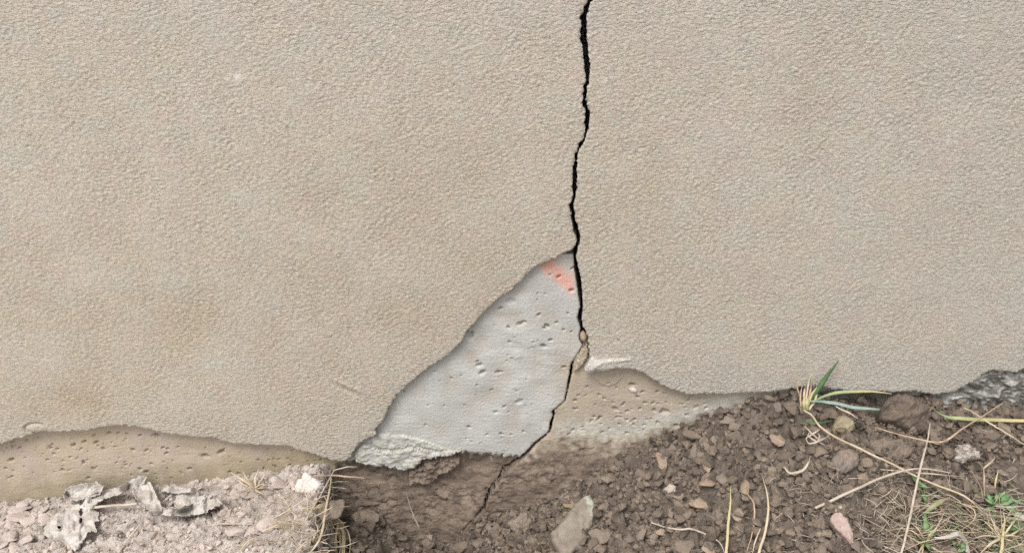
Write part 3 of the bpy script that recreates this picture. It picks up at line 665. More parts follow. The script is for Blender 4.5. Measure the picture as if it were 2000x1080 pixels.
hero('pale_clod', 38, 1008, 40, 24, 'flat pale crust piece above the two pale clods', 'clod', MAT_PALECLOD, seed=45, flat=.4)
hero('pale_clod', 338, 1047, 30, 20, 'pale crust piece right of the thin grey straw', 'clod', MAT_PALECLOD, seed=46, flat=.5)
hero('soil_clod', 665, 988, 30, 34, 'damp brown clod under the bank edge', 'clod', MAT_CLOD, seed=47)

PS = poly_stone
PS('white_stone', [(598,918),(606,921),(611,929),(622,934),(632,942),(628,952),(620,958),(609,965),(598,963),(587,961),(576,956),(575,948),(579,937),(587,930),(593,920)], 'whitish angular stone on the edge of the pale left bank', 'stone', MAT_WHITE, .009, .45, .0012, .026, .022, (.15, -.6, .8), 1)
PS('slab_stone', [(1136,969),(1153,962),(1164,980),(1164,1000),(1158,1024),(1153,1044),(1149,1066),(1128,1072),(1117,1083),(1097,1083),(1089,1072),(1080,1055),(1076,1038),(1100,1013),(1111,997),(1125,980)], 'large grey-brown slab stone with pale greenish upper edge', 'stone', MAT_SLAB, .008, .22, .0008, .028, .022, (.1, -.45, .88), 2, lichen=(806,))
PS('soil_clod', [(1014,999),(1033,994),(1046,1002),(1047,1022),(1031,1033),(1011,1040),(997,1027),(990,1019),(997,1010)], 'rounded brown clod just left of the slab stone', 'clod', MAT_CLOD, .010, .9, .0025, .018, .022, (0, -.5, .86), 3)
PS('yellow_stone', [(1642,808),(1656,806),(1668,812),(1674,823),(1671,836),(1658,844),(1653,854),(1644,855),(1631,844),(1629,830),(1635,816)], 'yellowish egg-shaped stone near the grass tuft', 'stone', MAT_YEL, .010, .95, .0015, .022, .024, (0, -.6, .8), 4)
PS('round_stone', [(1647,874),(1664,871),(1678,880),(1684,892),(1681,905),(1667,915),(1647,921),(1633,913),(1628,899),(1632,887)], 'round grey-brown stone below the yellowish stone', 'stone', MAT_GREYST, .009, .7, .0014, .022, .024, (.05, -.55, .83), 5)
PS('soil_clod', [(1741,771),(1758,762),(1788,764),(1813,776),(1819,798),(1830,817),(1832,834),(1818,842),(1802,834),(1780,829),(1761,818),(1733,807),(1728,790)], 'largest brown clod heaped against the wall', 'clod', MAT_CLOD, .018, .8, .0050, .034, .045, (0, -.6, .8), 6)
PS('soil_clod', [(1698,845),(1720,850),(1745,850),(1770,856),(1792,868),(1784,885),(1766,895),(1750,906),(1735,898),(1715,880),(1700,866)], 'broad flat-topped clod under the bent reddish straw', 'clod', MAT_CLOD, .010, .5, .0036, .026, .03, (0, -.5, .86), 7)
PS('pink_stone', [(1631,997),(1642,999),(1656,1008),(1662,1022),(1669,1044),(1668,1058),(1662,1061),(1653,1049),(1642,1036),(1628,1022),(1622,1011)], 'pinkish leaf-shaped flat stone at the lower right', 'stone', MAT_PINKST, .005, .8, .0008, .026, .014, (-.1, -.5, .86), 8)
PS('pale_chip', [(1296,955),(1308,943),(1321,947),(1321,958),(1306,961)], 'small pale chip of stone on the soil slope', 'stone', MAT_LIGHTST, .003, .6, .0008, .012, .010, (0, -.5, .86), 9)
PS('wood_chip', [(1875,866),(1894,863),(1908,876),(1919,886),(1917,892),(1894,894),(1886,899),(1867,892),(1874,883),(1868,874)], 'whitish weathered fibrous chip near the right edge', 'wood chip', MAT_CHIP, .005, .7, .0030, .016, .014, (0, -.5, .86), 10)
SHORT = {(1122,1030): 'large slab stone', (1022,1014): 'rounded clod by the slab', (1650,830): 'yellowish egg-shaped stone', (1656,896): 'round grey-brown stone',
         (1782,797): 'largest clod against the wall', (1745,868): 'broad flat-topped clod', (1645,1028): 'pinkish leaf-shaped stone', (1617,804): 'reddish clod near the grass tuft',
         (1546,792): 'pointed clod beside the grass tuft', (1520,856): 'angular clod near the root knot', (1308,952): 'small pale stone chip', (1290,896): 'tan oblong clod',
         (1379,906): 'smooth upright clod', (1365,985): 'wedge-shaped tan clod', (1455,948): 'squarish tan clod', (1893,880): 'whitish fibrous chip', (1437,1006): 'round ochre clod', (1293,1039): 'flat tan chip'}
used_labels = set(); HNAMES.append((1893, 880, 25, 'chip'))
for a_, b_, w_, h_, l_ in ((690,985,30,26,'dark lump at the left end of the trench, under the fallen straws'),(722,1002,40,28,'broad dark lump in the trench right of the arched roots'),(748,1030,30,22,'low lump of damp soil in the trench floor'),(790,1052,26,18,'pinkish lump on the trench floor under the fine stalk'),(835,1060,30,20,'brown lump in the middle of the trench floor'),(960,1030,24,20,'small clod at the foot of the thin lower crack'),(940,1060,30,22,'clod at the bottom edge left of the squarish clod'),(1075,1000,22,18,'small clod left of the slab stone top'),(1180,985,24,22,'clod up and right of the slab stone'),(1195,1005,18,16,'little tan clod right of the slab stone')):
    hero('soil_clod', a_, b_, w_, h_, l_, 'clod', MAT_CLOD, seed=int(a_), cuts=6, rough=.3, fine=.12)
hc = np.random.default_rng(77); ncl = 0; tries = 0; placed = []
while ncl < 230 and tries < 20000:
    tries += 1
    x = hc.uniform(-0.16, 0.84); y = -hc.uniform(0.008, 0.31)
    if hc.random() > float(dens_brown(np.array(x), np.array(y))): continue
    s = 0.0055 + 0.0085 * hc.random() ** 2.4
    z = float(H(x, y)); a, b = to_px(x, y, z)
    if not (-80 < a < 2080 and b < 1120): continue
    if any(math.hypot(a - q[0], b - q[1]) < q[2] * 1.0 + s / .0013 for q in occupied): continue
    if any(math.hypot(x - q[0], y - q[1]) < (s + q[2]) * .85 for q in placed): continue
    placed.append((x, y, s)); y = min(y, -0.012 - s)
    o = bpy.data.objects.new('soil_clod', protos[hc.integers(0, len(protos))]); COL.objects.link(o)
    o.location = (x, y, float(H(x, y)) + s * hc.uniform(.3, .75)); o.scale = (s, s * hc.uniform(.8, 1.1), s * hc.uniform(.75, 1.0)); o.rotation_euler = (hc.uniform(-.4, .4), hc.uniform(-.4, .4), hc.uniform(0, 6.28))
    a, b = to_px(x, y, z); lab = None
    cand = sorted([h for h in HNAMES if math.hypot(a - h[0], b - h[1]) < 105], key=lambda h: math.hypot(a - h[0], b - h[1]))
    for h in cand:
        short = next((v_ for k_, v_ in SHORT.items() if math.hypot(k_[0] - h[0], k_[1] - h[1]) < 9), None)
        if not short: continue
        dx, dy = a - h[0], b - h[1]; dr_ = ['right of', 'below and right of', 'below', 'below and left of', 'left of', 'above and left of', 'above', 'above and right of'][int(round(math.atan2(dy, dx) / (math.pi / 4))) % 8]
        near_ = 'close' if math.hypot(dx, dy) < h[2] + 28 else 'set'
        t_ = f"{'small' if s < .0085 else 'mid-sized'} clod {near_} {dr_} the {short}"
        if t_ not in used_labels: lab = t_; used_labels.add(t_); break
    tag(o, lab or 'small brown soil clod among many on the crumbly soil heap', 'clod', 'loose clods on the soil heap'); ncl += 1

# ------------------------------------------------------------------ blades, straws, roots
def spline(pts, n):
    pts = np.asarray(pts, float)
    if len(pts) == 2: t = np.linspace(0, 1, n)[:, None]; return pts[0] * (1 - t) + pts[1] * t
    Q = np.vstack([2 * pts[0] - pts[1], pts, 2 * pts[-1] - pts[-2]]); out = []
    seg = len(pts) - 1; T = np.linspace(0, seg - 1e-9, n)
    for t in T:
        i = int(t); f = t - i; p0, p1, p2, p3 = Q[i:i + 4]
        out.append(.5 * ((2 * p1) + (-p0 + p2) * f + (2 * p0 - 5 * p1 + 4 * p2 - p3) * f * f + (-p0 + 3 * p1 - 3 * p2 + p3) * f ** 3))
    return np.array(out)
def tube_geo(C, rad, sides=5, flat=1.0):
    n = len(C); T = np.gradient(C, axis=0); T /= np.linalg.norm(T, axis=1)[:, None] + 1e-12
    ref = np.array([0, -.5, .8]); A = np.cross(T, ref); A /= np.linalg.norm(A, axis=1)[:, None] + 1e-9; B = np.cross(A, T)
    an = np.linspace(0, 2 * math.pi, sides, endpoint=False)
    V = C[:, None] + (A[:, None] * np.cos(an)[None, :, None] + B[:, None] * np.sin(an)[None, :, None] * flat) * np.asarray(rad)[:, None, None]
    V = V.reshape(-1, 3); i = np.arange(n - 1)[:, None] * sides; j = np.arange(sides)[None]; k = (j + 1) % sides
    Q = np.stack(np.broadcast_arrays(i + j, i + k, i + sides + k, i + sides + j), -1).reshape(-1, 4)
    return V, Q
def px_path(pts, lift):
    L = np.linspace(0, 1, len(pts)); out = []
    for i, q in enumerate(pts):
        l = q[2] if len(q) > 2 else (lift if np.isscalar(lift) else np.interp(L[i], np.linspace(0, 1, len(lift)), lift))
        out.append(P(q[0], q[1], l))
    return np.array(out)
def smooth_depth(C):        # keep the image line, even out jumps in depth
    d = np.linalg.norm(C - CAM, axis=1); u = (C - CAM) / d[:, None]
    for _ in range(2):
        e = np.convolve(np.pad(d, 2, mode='edge'), np.ones(5) / 5, 'valid'); d = np.minimum(d, e) if False else e
    return CAM + u * d[:, None]
def strand(name, pts, wpx, label, cat, mat, lift=.004, flat=.45, taper=(.6, 1, .25), group=None, parent=None, n=None, sides=6, dirt=0.0):
    C = px_path(pts, lift); n = n or max(8, 6 * len(pts)); C = spline(C, n)
    if len(pts) > 3: pass
    jit = np.random.default_rng(abs(hash(str(pts))) % 1000 if False else int(pts[0][0] * 7 + pts[0][1]))
    C = C + np.stack([np.convolve(jit.standard_normal(n + 4) * .0006, np.ones(5) / 5, 'valid') for _ in range(3)], 1)
    C[:, 1] = np.minimum(C[:, 1], -0.0125)
    w = pxm(pts[len(pts) // 2][0], pts[len(pts) // 2][1], wpx) / 2 * (.85 if 'straw' in name or 'stalk' in name else 1); t = np.linspace(0, 1, n)
    rad = w * np.interp(t, np.linspace(0, 1, len(taper)), taper)
    org = C[0].copy(); V, Q = tube_geo(C - org, rad, sides, flat)
    me = np_mesh(name, V, Q.ravel(), np.full(len(Q), 4), {'along': np.repeat(t, sides)})
    o = link(name, me, mat, parent, loc=None if parent else org)
    if parent: o.location = Vector(org) - Vector(parent.location)
    if not parent: tag(o, label, cat, group)
    elif label: o['label'] = label
    return o
S_ = strand
# left bank
S_('dry_straw', [(506,1025),(560,998),(610,968),(663,949)], 5, 'long grey straw rising right below the white stone', 'straw', MAT_STRAW_G, [.006, .012, .02, .02])
S_('dry_straw', [(652,918),(628,962),(600,1010),(580,1043)], 4.5, 'thin straw slanting down left past the white stone', 'straw', MAT_STRAW_G, [.02, .022, .015, .008])
S_('dry_straw', [(647,934),(638,985),(624,1052),(603,1082)], 6, 'thickest pale straw hanging over the bank edge', 'straw', MAT_STRAW, [.025, .028, .028, .02], taper=(.6, 1, 1, .6))
S_('dry_straw', [(616,931),(648,928),(680,930),(712,933)], 5, 'pinkish short straw pointing right from the white stone', 'straw', MAT_STRAW_R, [.012, .02, .02, .02])
S_('dry_straw', [(652,919),(675,912),(698,911)], 3.5, 'faint straw tip against the wall foot above the bank edge', 'straw', MAT_STRAW_G, [.02, .012, .006])
S_('dry_straw', [(232,1080),(252,1050),(275,1022),(292,1003)], 4.5, 'thin grey straw standing below the dead leaf', 'straw', MAT_STRAW_G, .006)
S_('dry_straw', [(12,1078),(22,1060),(32,1044)], 4, 'short pale straw at the far left bottom corner', 'straw', MAT_STRAW, .006)
S_('dry_straw', [(400,1025),(440,1022),(510,1024)], 4, 'pale level straw lying on the crust below the tuft', 'straw', MAT_STRAW_G, .005)
S_('dry_straw', [(512,1037),(540,1025),(558,1014)], 6, 'short broad straw under the long grey straw', 'straw', MAT_STRAW, .008)
S_('dry_straw', [(122,1082),(126,1070),(132,1062)], 5, 'orange straw stub beside the tip of the dead leaf', 'straw', MAT_STRAW_R, .01)
S_('dry_straw', [(466,1080),(480,1060),(500,1048)], 5, 'bent yellow straw at the bottom of the left bank', 'straw', MAT_STRAW, .008)
S_('dry_straw', [(793,962),(803,995),(818,1029)], 3.5, 'fine green-grey stalk lying in the brown trench', 'straw', MAT_STRAW_G, .004, taper=(.5, .7, 1.3))
def tuft(name, base, tips, label, mat, wpx=4, cat='grass tuft', lifts=(.0, .012, .02)):
    b = P(base[0], base[1]); t = tag(empty(name, b), label, cat)
    for q in tips:
        m_ = q[3] if len(q) > 3 else mat; w_ = q[2] if len(q) > 2 else wpx
        bx, by = base[0] + random.uniform(-5, 5), base[1] + random.uniform(-2, 2)
        mx, my = (bx + q[0]) / 2 + random.uniform(-5, 5), (by + q[1]) / 2 - random.uniform(0, 6)
        strand('blade', [(bx, by), (mx, my), (q[0], q[1])], w_, None, None, m_, list(lifts), parent=t, n=10, taper=(1, .9, .2))
    return t
tuft('dry_grass_tuft', (499, 955), [(453, 923, 6), (474, 919, 6), (462, 935, 4), (505, 917, 5), (512, 930, 4), (520, 945, 5, MAT_STRAW_R), (530, 948, 3), (455, 975, 3), (515, 965, 4), (480, 935, 4), (524, 915, 3), (540, 958, 2.5), (490, 975, 4), (445, 966, 3)], 'dead straw-coloured grass tuft left of the white stone', MAT_STRAW)
tuft('root_star', (612, 994), [(632, 983), (635, 990), (628, 1000), (600, 985), (596, 1005), (618, 978), (585, 1000), (610, 1010), (636, 998)], 'star-shaped pale rootlet cluster below the white stone', MAT_ROOT, 2.5, 'roots', (.012, .016, .018))
# straw and fibre litter
def litter(name, n, region, mat, label, seed, lmin=.008, lmax=.03, r=.00035, lift=.004, steep=.25):
    g = np.random.default_rng(seed); VV, QQ, AA = [], [], []; base = 0; c = 0
    while c < n:
        a, b = g.uniform(region[0], region[1]), g.uniform(region[2], region[3])
        q = P(a, b, g.uniform(0, lift)); 
        if q[1] > -0.012 and len(region) < 5: continue
        c += 1; th = g.uniform(0, 6.28); L = g.uniform(lmin, lmax); d = np.array([math.cos(th), math.sin(th) * .8, g.uniform(-.05, steep)]); bend = g.normal(0, .13, 3) * L
        C = spline([q, q + d * L * .5 + bend * .5, q + d * L], 6); C[:, 1] = np.minimum(C[:, 1], -.012)
        hh = H(C[:, 0], C[:, 1]); C[:, 2] = np.maximum(C[:, 2], hh + .0003)
        V, Q = tube_geo(C, r * g.uniform(.6, 1.6) * np.array([.7, 1, 1, 1, .8, .3]), 3); VV.append(V); QQ.append(Q + base); base += len(V); AA.append(np.full(len(V), g.random()))
    QQ = np.concatenate(QQ); me = np_mesh(name, np.concatenate(VV), QQ.ravel(), np.full(len(QQ), 4), {'along': np.concatenate(AA)})
    return tag(link(name, me, mat), label, kind='stuff')
litter('straw_litter', 150, (430, 660, 940, 1085), MAT_STRAW_G, 'dry straw bits on the left bank', 1, .006, .028, .0005)
litter('straw_litter', 90, (560, 650, 970, 1085), MAT_STRAW, 'tangled dry grass at the bank edge', 2, .008, .035, .0006, .012, .6)
litter('straw_litter', 90, (420, 640, 930, 1085), MAT_STRAW_G, 'matted dry straw on the right end of the pale bank', 16, .02, .045, .0004, .006, .2)
litter('straw_litter', 60, (0, 440, 985, 1085), MAT_STRAW_G, 'sparse straw bits on the pale bank', 3, .005, .02, .0004)
litter('straw_litter', 150, (1680, 2000, 940, 1085), MAT_STRAW_G, 'dry grass litter in the lower right corner', 4, .01, .045, .0005, .012, .4)
litter('straw_litter', 280, (1740, 2000, 970, 1085), MAT_STRAW, 'thin yellow grass tangle in the lower right corner', 14, .02, .06, .00035, .016, .5)
litter('green_grass_litter', 130, (1780, 2000, 950, 1085), MAT_HERB, 'thin green blades among the dry grass at the lower right', 15, .01, .03, .0006, .012, .6)
litter('root_litter', 110, (1500, 1800, 930, 1085), MAT_STRAW_G, 'fine rootlets in the soil at the lower right', 5, .006, .03, .0004, .005)
litter('root_litter', 60, (900, 1600, 900, 1085), MAT_STRAW_G, 'sparse rootlets on the soil slope', 6, .004, .018, .0003, .004)
litter('root_litter', 80, (1700, 2000, 820, 960), MAT_STRAW_G, 'rootlets among the clods at the right', 7, .005, .022, .0004, .006)
litter('root_litter', 60, (650, 900, 930, 1080), MAT_STRAW_R, 'fine brown rootlets on the trench face', 8, .003, .010, .0003, .002, .1)

# hanging root clump at the bank edge
b = P(655, 1030); rc = tag(empty('root_clump', b), 'arched bundle of pale roots at the bank edge', 'roots')
rg = random.Random(4)
for i in range(26):
    if i >= 9:
        x0_, y0_ = rg.uniform(632, 684), rg.uniform(1010, 1075); an_ = rg.uniform(.6, 2.4); l_ = rg.uniform(18, 48)
        strand('root', [(x0_, y0_), (x0_ + math.cos(an_) * l_ * .5 + rg.uniform(-9, 9), y0_ + math.sin(an_) * l_ * .5), (x0_ + math.cos(an_) * l_ + rg.uniform(-6, 6), y0_ + math.sin(an_) * l_)], rg.choice([1.5, 2, 3]), None, None, MAT_ROOT if i % 2 else MAT_STRAW_G, [.012, rg.uniform(.012, .03), .012], parent=rc, n=12)
        continue
    sx = 636 + rg.uniform(-6, 14); top = rg.uniform(1008, 1024); ex = rg.choice([682, 676, 668, 655, 645, 672]) + rg.uniform(-8, 8); midx = (sx + ex) / 2 + rg.uniform(-3, 6)
    strand('root', [(sx, 1020 + rg.uniform(-4, 22)), (midx - 6, top), (midx + 10, top + 5 + rg.uniform(0, 8)), (ex, 1040 + rg.uniform(-4, 12)), (ex + rg.uniform(-4, 3), 1085)], (6 if i < 4 else rg.choice([2, 2.5, 3])), None, None, MAT_ROOT, [.012, .040, .044, .034, .012], parent=rc, n=18, taper=(.7, 1, .8))
hero('soil_clod', 656, 1052, 44, 50, 'dark root-bound clod under the arched roots', 'clod', MAT_CLOD, seed=60, cuts=3, rough=.4)

# right side grasses
def blade(*a, **k): k.setdefault('flat', .16); return strand(*a, **k)
gt = tag(empty('grass_tuft', P(1577, 796)), 'small grass tuft with one upright dark green blade at the wall', 'grass tuft')
for pts, wd, m, lf in (([(1584,778),(1610,742),(1638,703)], 9, MAT_GREEN, (.012,.02,.02)), ([(1568,790),(1554,748),(1539,710)], 3.5, MAT_STRAW_R, (.01,.02,.02)), ([(1572,795),(1578,755),(1586,732),(1590,750),(1588,770)], 4, MAT_STRAW, (.01,.02,.02,.02,.01)),
                       ([(1570,795),(1572,765),(1575,750)], 5, MAT_STRAW, (.01,.018,.02)), ([(1575,797),(1583,765),(1585,745)], 5, MAT_STRAW_R, (.01,.018,.02)), ([(1577,797),(1585,770),(1600,752)], 5, MAT_STRAW_Y, (.01,.018,.02)),
                       ([(1566,798),(1563,776),(1568,752)], 4, MAT_STRAW_R, (.01,.018,.02)), ([(1580,800),(1592,780),(1596,765)], 5, MAT_STRAW, (.01,.018,.02)), ([(1572,800),(1571,785),(1573,770)], 10, MAT_STRAW_Y, (.01,.014,.014)), ([(1578,800),(1577,785),(1582,772)], 8, MAT_STRAW_Y, (.012,.016,.016))):
    strand('blade', pts, wd, None, None, m, list(lf), parent=gt, flat=.3, taper=(.9, 1, .15), n=16)
blade('grass_strand', [(1583,785),(1620,770),(1655,765),(1700,765),(1742,768)], 7, 'pale green blade lying along the plaster edge', 'grass blade', MAT_GREENTAN, [.016, .016, .012, .010, .008], taper=(.5, 1, .9, .2))
blade('grass_strand', [(1583,783),(1625,786),(1670,795),(1732,801)], 8, 'broad blue-green blade pointing right from the tuft', 'grass blade', MAT_BLUEGREEN, [.02, .022, .02, .018], taper=(.5, 1, 1, .5))
blade('grass_strand', [(1824,800),(1850,813),(1890,818),(1950,820),(2010,821)], 9, 'green to yellow blade reaching the right edge', 'grass blade', MAT_GREENTAN, [.010, .014, .016, .016, .014], taper=(.15, .9, 1, .8))
blade('grass_strand', [(1560,823),(1595,826),(1632,820)], 5, 'short green blade below the tuft', 'grass blade', MAT_GREEN, .012, taper=(.3, 1, .3))
S_('dry_stalk', [(1570,802),(1585,810),(1602,832),(1632,853),(1675,874),(1720,896),(1761,916),(1830,947),(1886,969),(1925,1005),(1957,1041)], 6, 'longest pale stalk crossing the soil diagonally', 'stalk', MAT_STRAW, [.014, .02, .02, .02, .016], taper=(.7, 1, .8, .6), flat=.7)
S_('dry_stalk', [(1592,992),(1640,970),(1700,942),(1753,922),(1800,915),(1857,923)], 6.5, 'grey stalk rising right above the pinkish stone', 'stalk', MAT_STRAW_G, [.010, .016, .022, .026, .022], taper=(1, 1, .7, .3), flat=.8)
S_('dry_straw', [(1708,834),(1767,851),(1815,861),(1838,863),(1856,855),(1878,838),(1915,815),(1957,787)], 5, 'reddish straw bent in a wide V near the right edge', 'straw', MAT_STRAW_R, [.028, .045, .040, .026, .016], taper=(.4, 1, .8, .4))
S_('dry_straw', [(1883,795),(1920,818),(1960,842),(2002,868)], 4.5, 'thin straw slanting to the right edge under the green blade', 'straw', MAT_STRAW, .014)
S_('dry_stalk', [(1817,826),(1810,865),(1800,905),(1790,950),(1780,997),(1768,1050),(1758,1085)], 5.5, 'upright grey stalk crossing the long diagonal stalk', 'stalk', MAT_STRAW_G, [.03, .034, .034, .028, .02, .01], taper=(.5, 1, 1, .9))
S_('dry_straw', [(1633,794),(1655,804),(1676,817)], 4.5, 'short tan straw above the yellowish stone', 'straw', MAT_STRAW, .024)
S_('dry_straw', [(1720,917),(1770,921),(1830,926),(1877,931)], 4.5, 'level yellow straw under the grey stalk tip', 'straw', MAT_STRAW, .014)
S_('dry_straw', [(1798,968),(1825,967),(1853,968)], 3.5, 'short level yellow straw above the curved green blade', 'straw', MAT_STRAW, .014)
blade('grass_strand', [(1803,1004),(1822,990),(1842,977),(1866,973)], 10, 'curved green blade at the lower right', 'grass blade', MAT_GREENTAN, .014, taper=(.4, 1, 1, .3))
S_('dry_straw', [(1850,970),(1880,984),(1903,996),(1900,1018),(1874,1036)], 3.5, 'thin hooked straw right of the curved green blade', 'straw', MAT_STRAW_R, .014)
blade('grass_strand', [(1428,945),(1426,985),(1422,1035),(1418,1085)], 6, 'upright yellow-green blade in the middle of the slope', 'grass blade', MAT_STRAW_Y, [.03, .03, .02, .01], taper=(.1, .9, 1))
blade('grass_strand', [(1489,930),(1500,975),(1497,1030),(1480,1085)], 5.5, 'curved straw blade right of the yellow-green blade', 'grass blade', MAT_STRAW, [.03, .03, .02, .01], taper=(.1, .9, 1))
S_('dry_straw', [(1459,962),(1473,985),(1471,1030),(1456,1085)], 4.5, 'kinked straw between the two upright blades', 'straw', MAT_STRAW_R, [.02, .02, .02, .01])
S_('dry_straw', [(1485,1032),(1476,1055),(1468,1085)], 4, 'short pinkish straw at the bottom by the curved blade', 'straw', MAT_STRAW_R, .014)
S_('rootlet', [(1272,1020),(1305,1030),(1330,1033),(1352,1033),(1390,1048),(1408,1062),(1416,1082)], 4.5, 'curved tan rootlet lying on the soil slope', 'root', MAT_STRAW_G, .012)
S_('rootlet', [(1530,912),(1545,923),(1565,920),(1578,905),(1582,893)], 6, 'curled peeling rootlet on the bare soil', 'root', MAT_STRAW_G, .014)
S_('rootlet', [(1535,918),(1552,927),(1572,918)], 3, 'thin curl beneath the peeling rootlet', 'root', MAT_ROOT, .005)
kn = tag(empty('root_knot', P(1590, 850)), 'whitish looped root knot below the grass tuft', 'roots')
for pts in ([(1575,856),(1590,846),(1602,838)], [(1574,856),(1580,866),(1598,862),(1618,852)], [(1578,850),(1588,858),(1612,868)], [(1590,866),(1605,858),(1618,853)], [(1572,832),(1584,845),(1600,858)], [(1578,848),(1586,842),(1600,848),(1596,862),(1582,864)]):
    strand('root', pts, 4, None, None, MAT_STRAW_G, .018, parent=kn, n=14)
S_('bark_strip', [(1612,1001),(1632,994),(1655,985)], 9, 'flat grey bark strip beside the pinkish stone', 'bark strip', MAT_STRAW_G, .006, flat=.3, taper=(.7, 1, .6))
S_('dry_straw', [(1920,915),(1932,905),(1943,895)], 5, 'short stub of straw above the right green herb', 'straw', MAT_STRAW, .014)
S_('dry_straw', [(1921,960),(1922,935),(1921,912)], 4.5, 'upright reddish stub at the right', 'straw', MAT_STRAW_R, [.006, .018, .026])
S_('dry_straw', [(1942,955),(1946,935),(1950,918)], 5, 'upright yellowish stub at the right edge', 'straw', MAT_STRAW_Y, [.006, .018, .026])
S_('dry_leaf_curl', [(1825,1050),(1850,1048),(1872,1042),(1884,1055),(1890,1078)], 13, 'curled grey dead leaf in the lower right corner', 'dead leaf', MAT_LEAF, .018, flat=.2, taper=(.2, .7, 1, .8))
S_('dry_leaf_curl', [(1945,988),(1965,992),(1985,1003),(2005,1012)], 15, 'dark curled leaf at the right edge by the herb', 'dead leaf', MAT_LEAF, .012, flat=.25, taper=(.3, 1, .9))
S_('dry_straw', [(1960,1036),(1958,1058),(1955,1088)], 8, 'yellow upright stalk base in the lower right corner', 'straw', MAT_STRAW_Y, [.02, .018, .01], taper=(.8, 1, 1))
def herb(base, leaves, label):
    b = P(*base); t = tag(empty('green_herb', b), label, 'herb')
    for (a, c_, an, L, wd) in leaves:
        dx, dy = math.cos(an) * L, -math.sin(an) * L
        strand('leaf', [(a, c_), (a + dx * .5, c_ + dy * .5 - 1), (a + dx, c_ + dy)], wd, None, None, MAT_HERB, [.010, .018, .014], parent=t, n=12, flat=.12, taper=(.15, .8, 1, .8, .1))
    return t
herb((1950, 985), [(1950,985,2.7,30,15),(1950,985,.3,36,14),(1952,985,1.2,28,12),(1945,985,2.2,30,12),(1955,985,.9,26,13),(1958,985,-.5,36,13),(1940,990,-2.6,20,10),(1950,985,1.7,22,10),(1965,978,.0,26,9)], 'bright green broad-leaved herb at the right edge')
herb((1812, 1045), [(1812,1045,1.7,34,13),(1812,1045,2.1,26,9),(1812,1050,1.2,28,10),(1810,1055,-1.3,20,12),(1812,1045,.4,20,8),(1806,1030,1.5,30,9)], 'green herb under the curved blade at the bottom right')
herb((1885, 1072), [(1870,1072,2.0,20,10),(1878,1075,1.2,20,10),(1868,1080,.6,22,9)], 'low green leaves at the bottom edge beneath the dead leaf')
herb((1795, 945), [(1778,925,-.9,26,8),(1785,935,-.6,24,8),(1800,960,-1.1,26,9),(1790,945,-.3,22,9)], 'small green shoots where the stalks cross')
herb((1975, 1030), [(1972,1030,.3,26,8),(1972,1030,1.0,22,8),(1965,1035,.1,34,7)], 'narrow green leaves beside the yellow stalk base')
tuft('dry_grass_tuft', (1956, 1050), [(1990,1010,4),(2000,1030,4),(1920,1015,4,MAT_STRAW_Y),(1930,990,3),(1960,1000,4,MAT_STRAW_Y),(1985,1060,3),(1925,1070,4),(1900,1050,3),(1975,995,3),(1940,1010,3),(2005,1050,4),(1910,1085,5)], 'dry yellow grass tuft in the lower right corner', MAT_STRAW, 4, 'grass tuft', (.01, .022, .02))
tuft('dry_grass_tuft', (1808, 1062), [(1790,1085,5,MAT_STRAW_Y),(1835,1025,4,MAT_STRAW_Y),(1845,1000,3),(1770,1045,3),(1780,1020,3),(1840,1080,4,MAT_STRAW_Y),(1800,1085,4),(1760,1030,3)], 'yellowish dry tuft around the lower green herb', MAT_STRAW, 4, 'grass tuft', (.01, .022, .02))

# ------------------------------------------------------------------ dead leaf on the left bank
lf = tag(empty('dead_leaf', P(170, 1000)), 'large crumpled grey dead leaf lying on the pale bank', 'dead leaf')
def leaf_sheet(poly, lift, fold=0.006, holes=(), seed=0, curl=.006, name='leaf_blade'):
    a0, a1 = min(q[0] for q in poly) - 3, max(q[0] for q in poly) + 3; b0, b1 = min(q[1] for q in poly) - 3, max(q[1] for q in poly) + 3
    us = np.arange(a0, a1, 1.6); vs = np.arange(b0, b1, 1.6); U, V = np.meshgrid(us, vs)
    m = 0.0007
    d = sdf_poly(poly, U, V) + .7 * N5(U * m, V * m + seed) + .9 * N8(U * m, V * m + seed)
    for (hx, hy, rx, ry) in holes: d = np.minimum(d, (np.hypot((U - hx) / rx, (V - hy) / ry) - 1 + .25 * N5(U * m, V * m)) * min(rx, ry))
    def sf(u, v, dd):
        l = lift + fold * (.8 * np.abs(N60(u * m * 1.6 + seed, v * m * 1.2)) - .3 + .07 * N15(u * m, v * m + seed)) + curl * np.clip(1 - dd / 7, 0, 1) ** 2 * (N60(u * m * 1.2, v * m * 1.2 + seed * 2) * .6 + .3)
        l = np.maximum(l, .0015); out = np.empty((len(u), 3)); g = {}
        dr = ray(u, v); t = np.full(len(u), .5); ts = np.linspace(.9, 1.6, 360)
        # march: ground under the leaf taken smooth
        best = np.full(len(u), 1.6); done = np.zeros(len(u), bool)
        for tt in ts:
            q = CAM + dr * tt; hit = (~done) & ((q[:, 2] < ground_h(q[:, 0], q[:, 1]) + .002 + l) | (q[:, 1] > -.006 - l * .5)); best[hit] = tt; done |= hit
        return CAM + dr * best[:, None] - np.array(lf.location)
    me = masked_grid(name, us, vs, d, sf, flip=True); o = link(name, me, MAT_LEAF, lf)
    md = o.modifiers.new('thickness', 'SOLIDIFY'); md.thickness = .0007; md.offset = 0
    sm = o.modifiers.new('soften', 'SMOOTH'); sm.factor = .5; sm.iterations = 2
    return o
leaf_sheet([(165,985),(190,972),(182,993),(194,1000),(193,1016),(184,1020),(192,1044),(182,1036),(172,1040),(150,1076),(136,1072),(112,1058),(84,1044),(87,1028),(105,1005),(140,986)], .009, .006, [(158,1000,3.5,7),(158,1016,3.5,6),(116,1029,5,3)], 1)
leaf_sheet([(122,963),(135,950),(165,944),(186,941),(202,950),(196,965),(170,973),(150,978),(128,974)], .010, .012, seed=2, curl=.012)
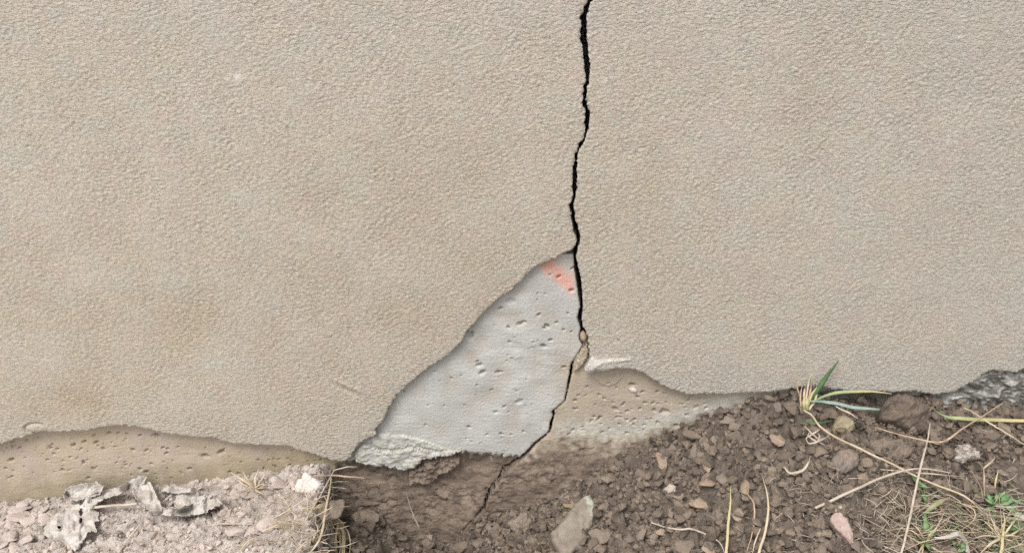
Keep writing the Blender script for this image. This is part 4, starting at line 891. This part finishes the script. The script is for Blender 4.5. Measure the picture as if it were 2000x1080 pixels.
leaf_sheet([(160,988),(172,966),(200,958),(235,950),(262,934),(276,928),(288,931),(282,944),(252,957),(226,968),(198,976),(182,992)], .016, .012, seed=3)
leaf_sheet([(256,957),(275,945),(293,939),(302,960),(318,990),(315,999),(290,996),(268,977)], .018, .009, seed=4, curl=.008)
leaf_sheet([(290,990),(315,990),(350,992),(385,980),(408,968),(428,964),(436,984),(410,995),(392,1004),(360,1008),(330,1007),(300,1003)], .010, .008, seed=5, curl=.012)
leaf_sheet([(308,957),(335,948),(365,953),(398,950),(382,960),(345,964)], .008, .008, seed=6)
leaf_sheet([(330,975),(352,962),(378,968),(420,966),(400,980),(370,990),(345,992)], .006, .008, seed=7)
strand('leaf_stalk', [(178,991),(210,988),(240,986),(268,984)], 7, None, None, MAT_STRAW_G, .014, parent=lf, flat=.8, taper=(1, 1, .8))
strand('leaf_stalk', [(313,985),(328,972),(342,958)], 4, None, None, MAT_LEAF, .012, parent=lf, flat=.8)

# small things wedged in the wall
V_, Fc = rock(3, np.random.default_rng(91), cuts=4, rough=.15); x_, z_ = wall_pt(1140, 657, -0.002)
me = np_mesh('crack_pebble', V_ * np.array([.0052, .007, .0078]), Fc.ravel(), np.full(len(Fc), 3)); tag(link('crack_pebble', me, MAT_TANST, loc=(x_, -0.001, z_)), 'small grey pebble wedged in the crack at the triangle', 'pebble')
V_, Fc = rock(3, np.random.default_rng(92), cuts=7, rough=.15); x_, z_ = wall_pt(1236, 763, 0)
me = np_mesh('aggregate_stone', V_ * np.array([.0062, .003, .0045]), Fc.ravel(), np.full(len(Fc), 3)); o = link('aggregate_stone', me, MAT_WHITE, wall, loc=(x_, 0.0015, z_)); o['label'] = 'white stone bedded in the tan concrete'

# flat crust fragments on the pale bank
cr = np.random.default_rng(303); pp = [rock_mesh('crust_flake', 3, cr, cuts=7, rough=.25, size=(1, cr.uniform(.6, .95), cr.uniform(.22, .4)), fine=.08) for _ in range(6)]
for m in pp: m.materials.append(MAT_PALECLOD)
k = 0
while k < 60:
    x = cr.uniform(-.80, XE - .012); y = -cr.uniform(.004, .13); z = float(H(x, y)); a, b = to_px(x, y, z)
    if a < -60 or b > 1110 or (95 < a < 430 and b < 1075 and b > 920) or math.hypot(a - 601, b - 942) < 52: continue
    s = cr.uniform(.005, .012) if k % 3 else cr.uniform(.012, .019); o = bpy.data.objects.new('crust_flake', pp[k % 6]); COL.objects.link(o)
    o.location = (x, min(y, -.003 - s), z + s * .15); o.scale = (s, s, s); o.rotation_euler = (cr.uniform(-.35, .35), cr.uniform(-.35, .35), cr.uniform(0, 6.28))
    tag(o, 'small flat pale crust flake among many on the dry left bank', 'soil flake', 'crust flakes on the pale bank'); k += 1
print('TRIS', sum(len(o.data.loop_triangles) if not o.data.calc_loop_triangles() else 0 for o in bpy.data.objects if o.type == 'MESH'))
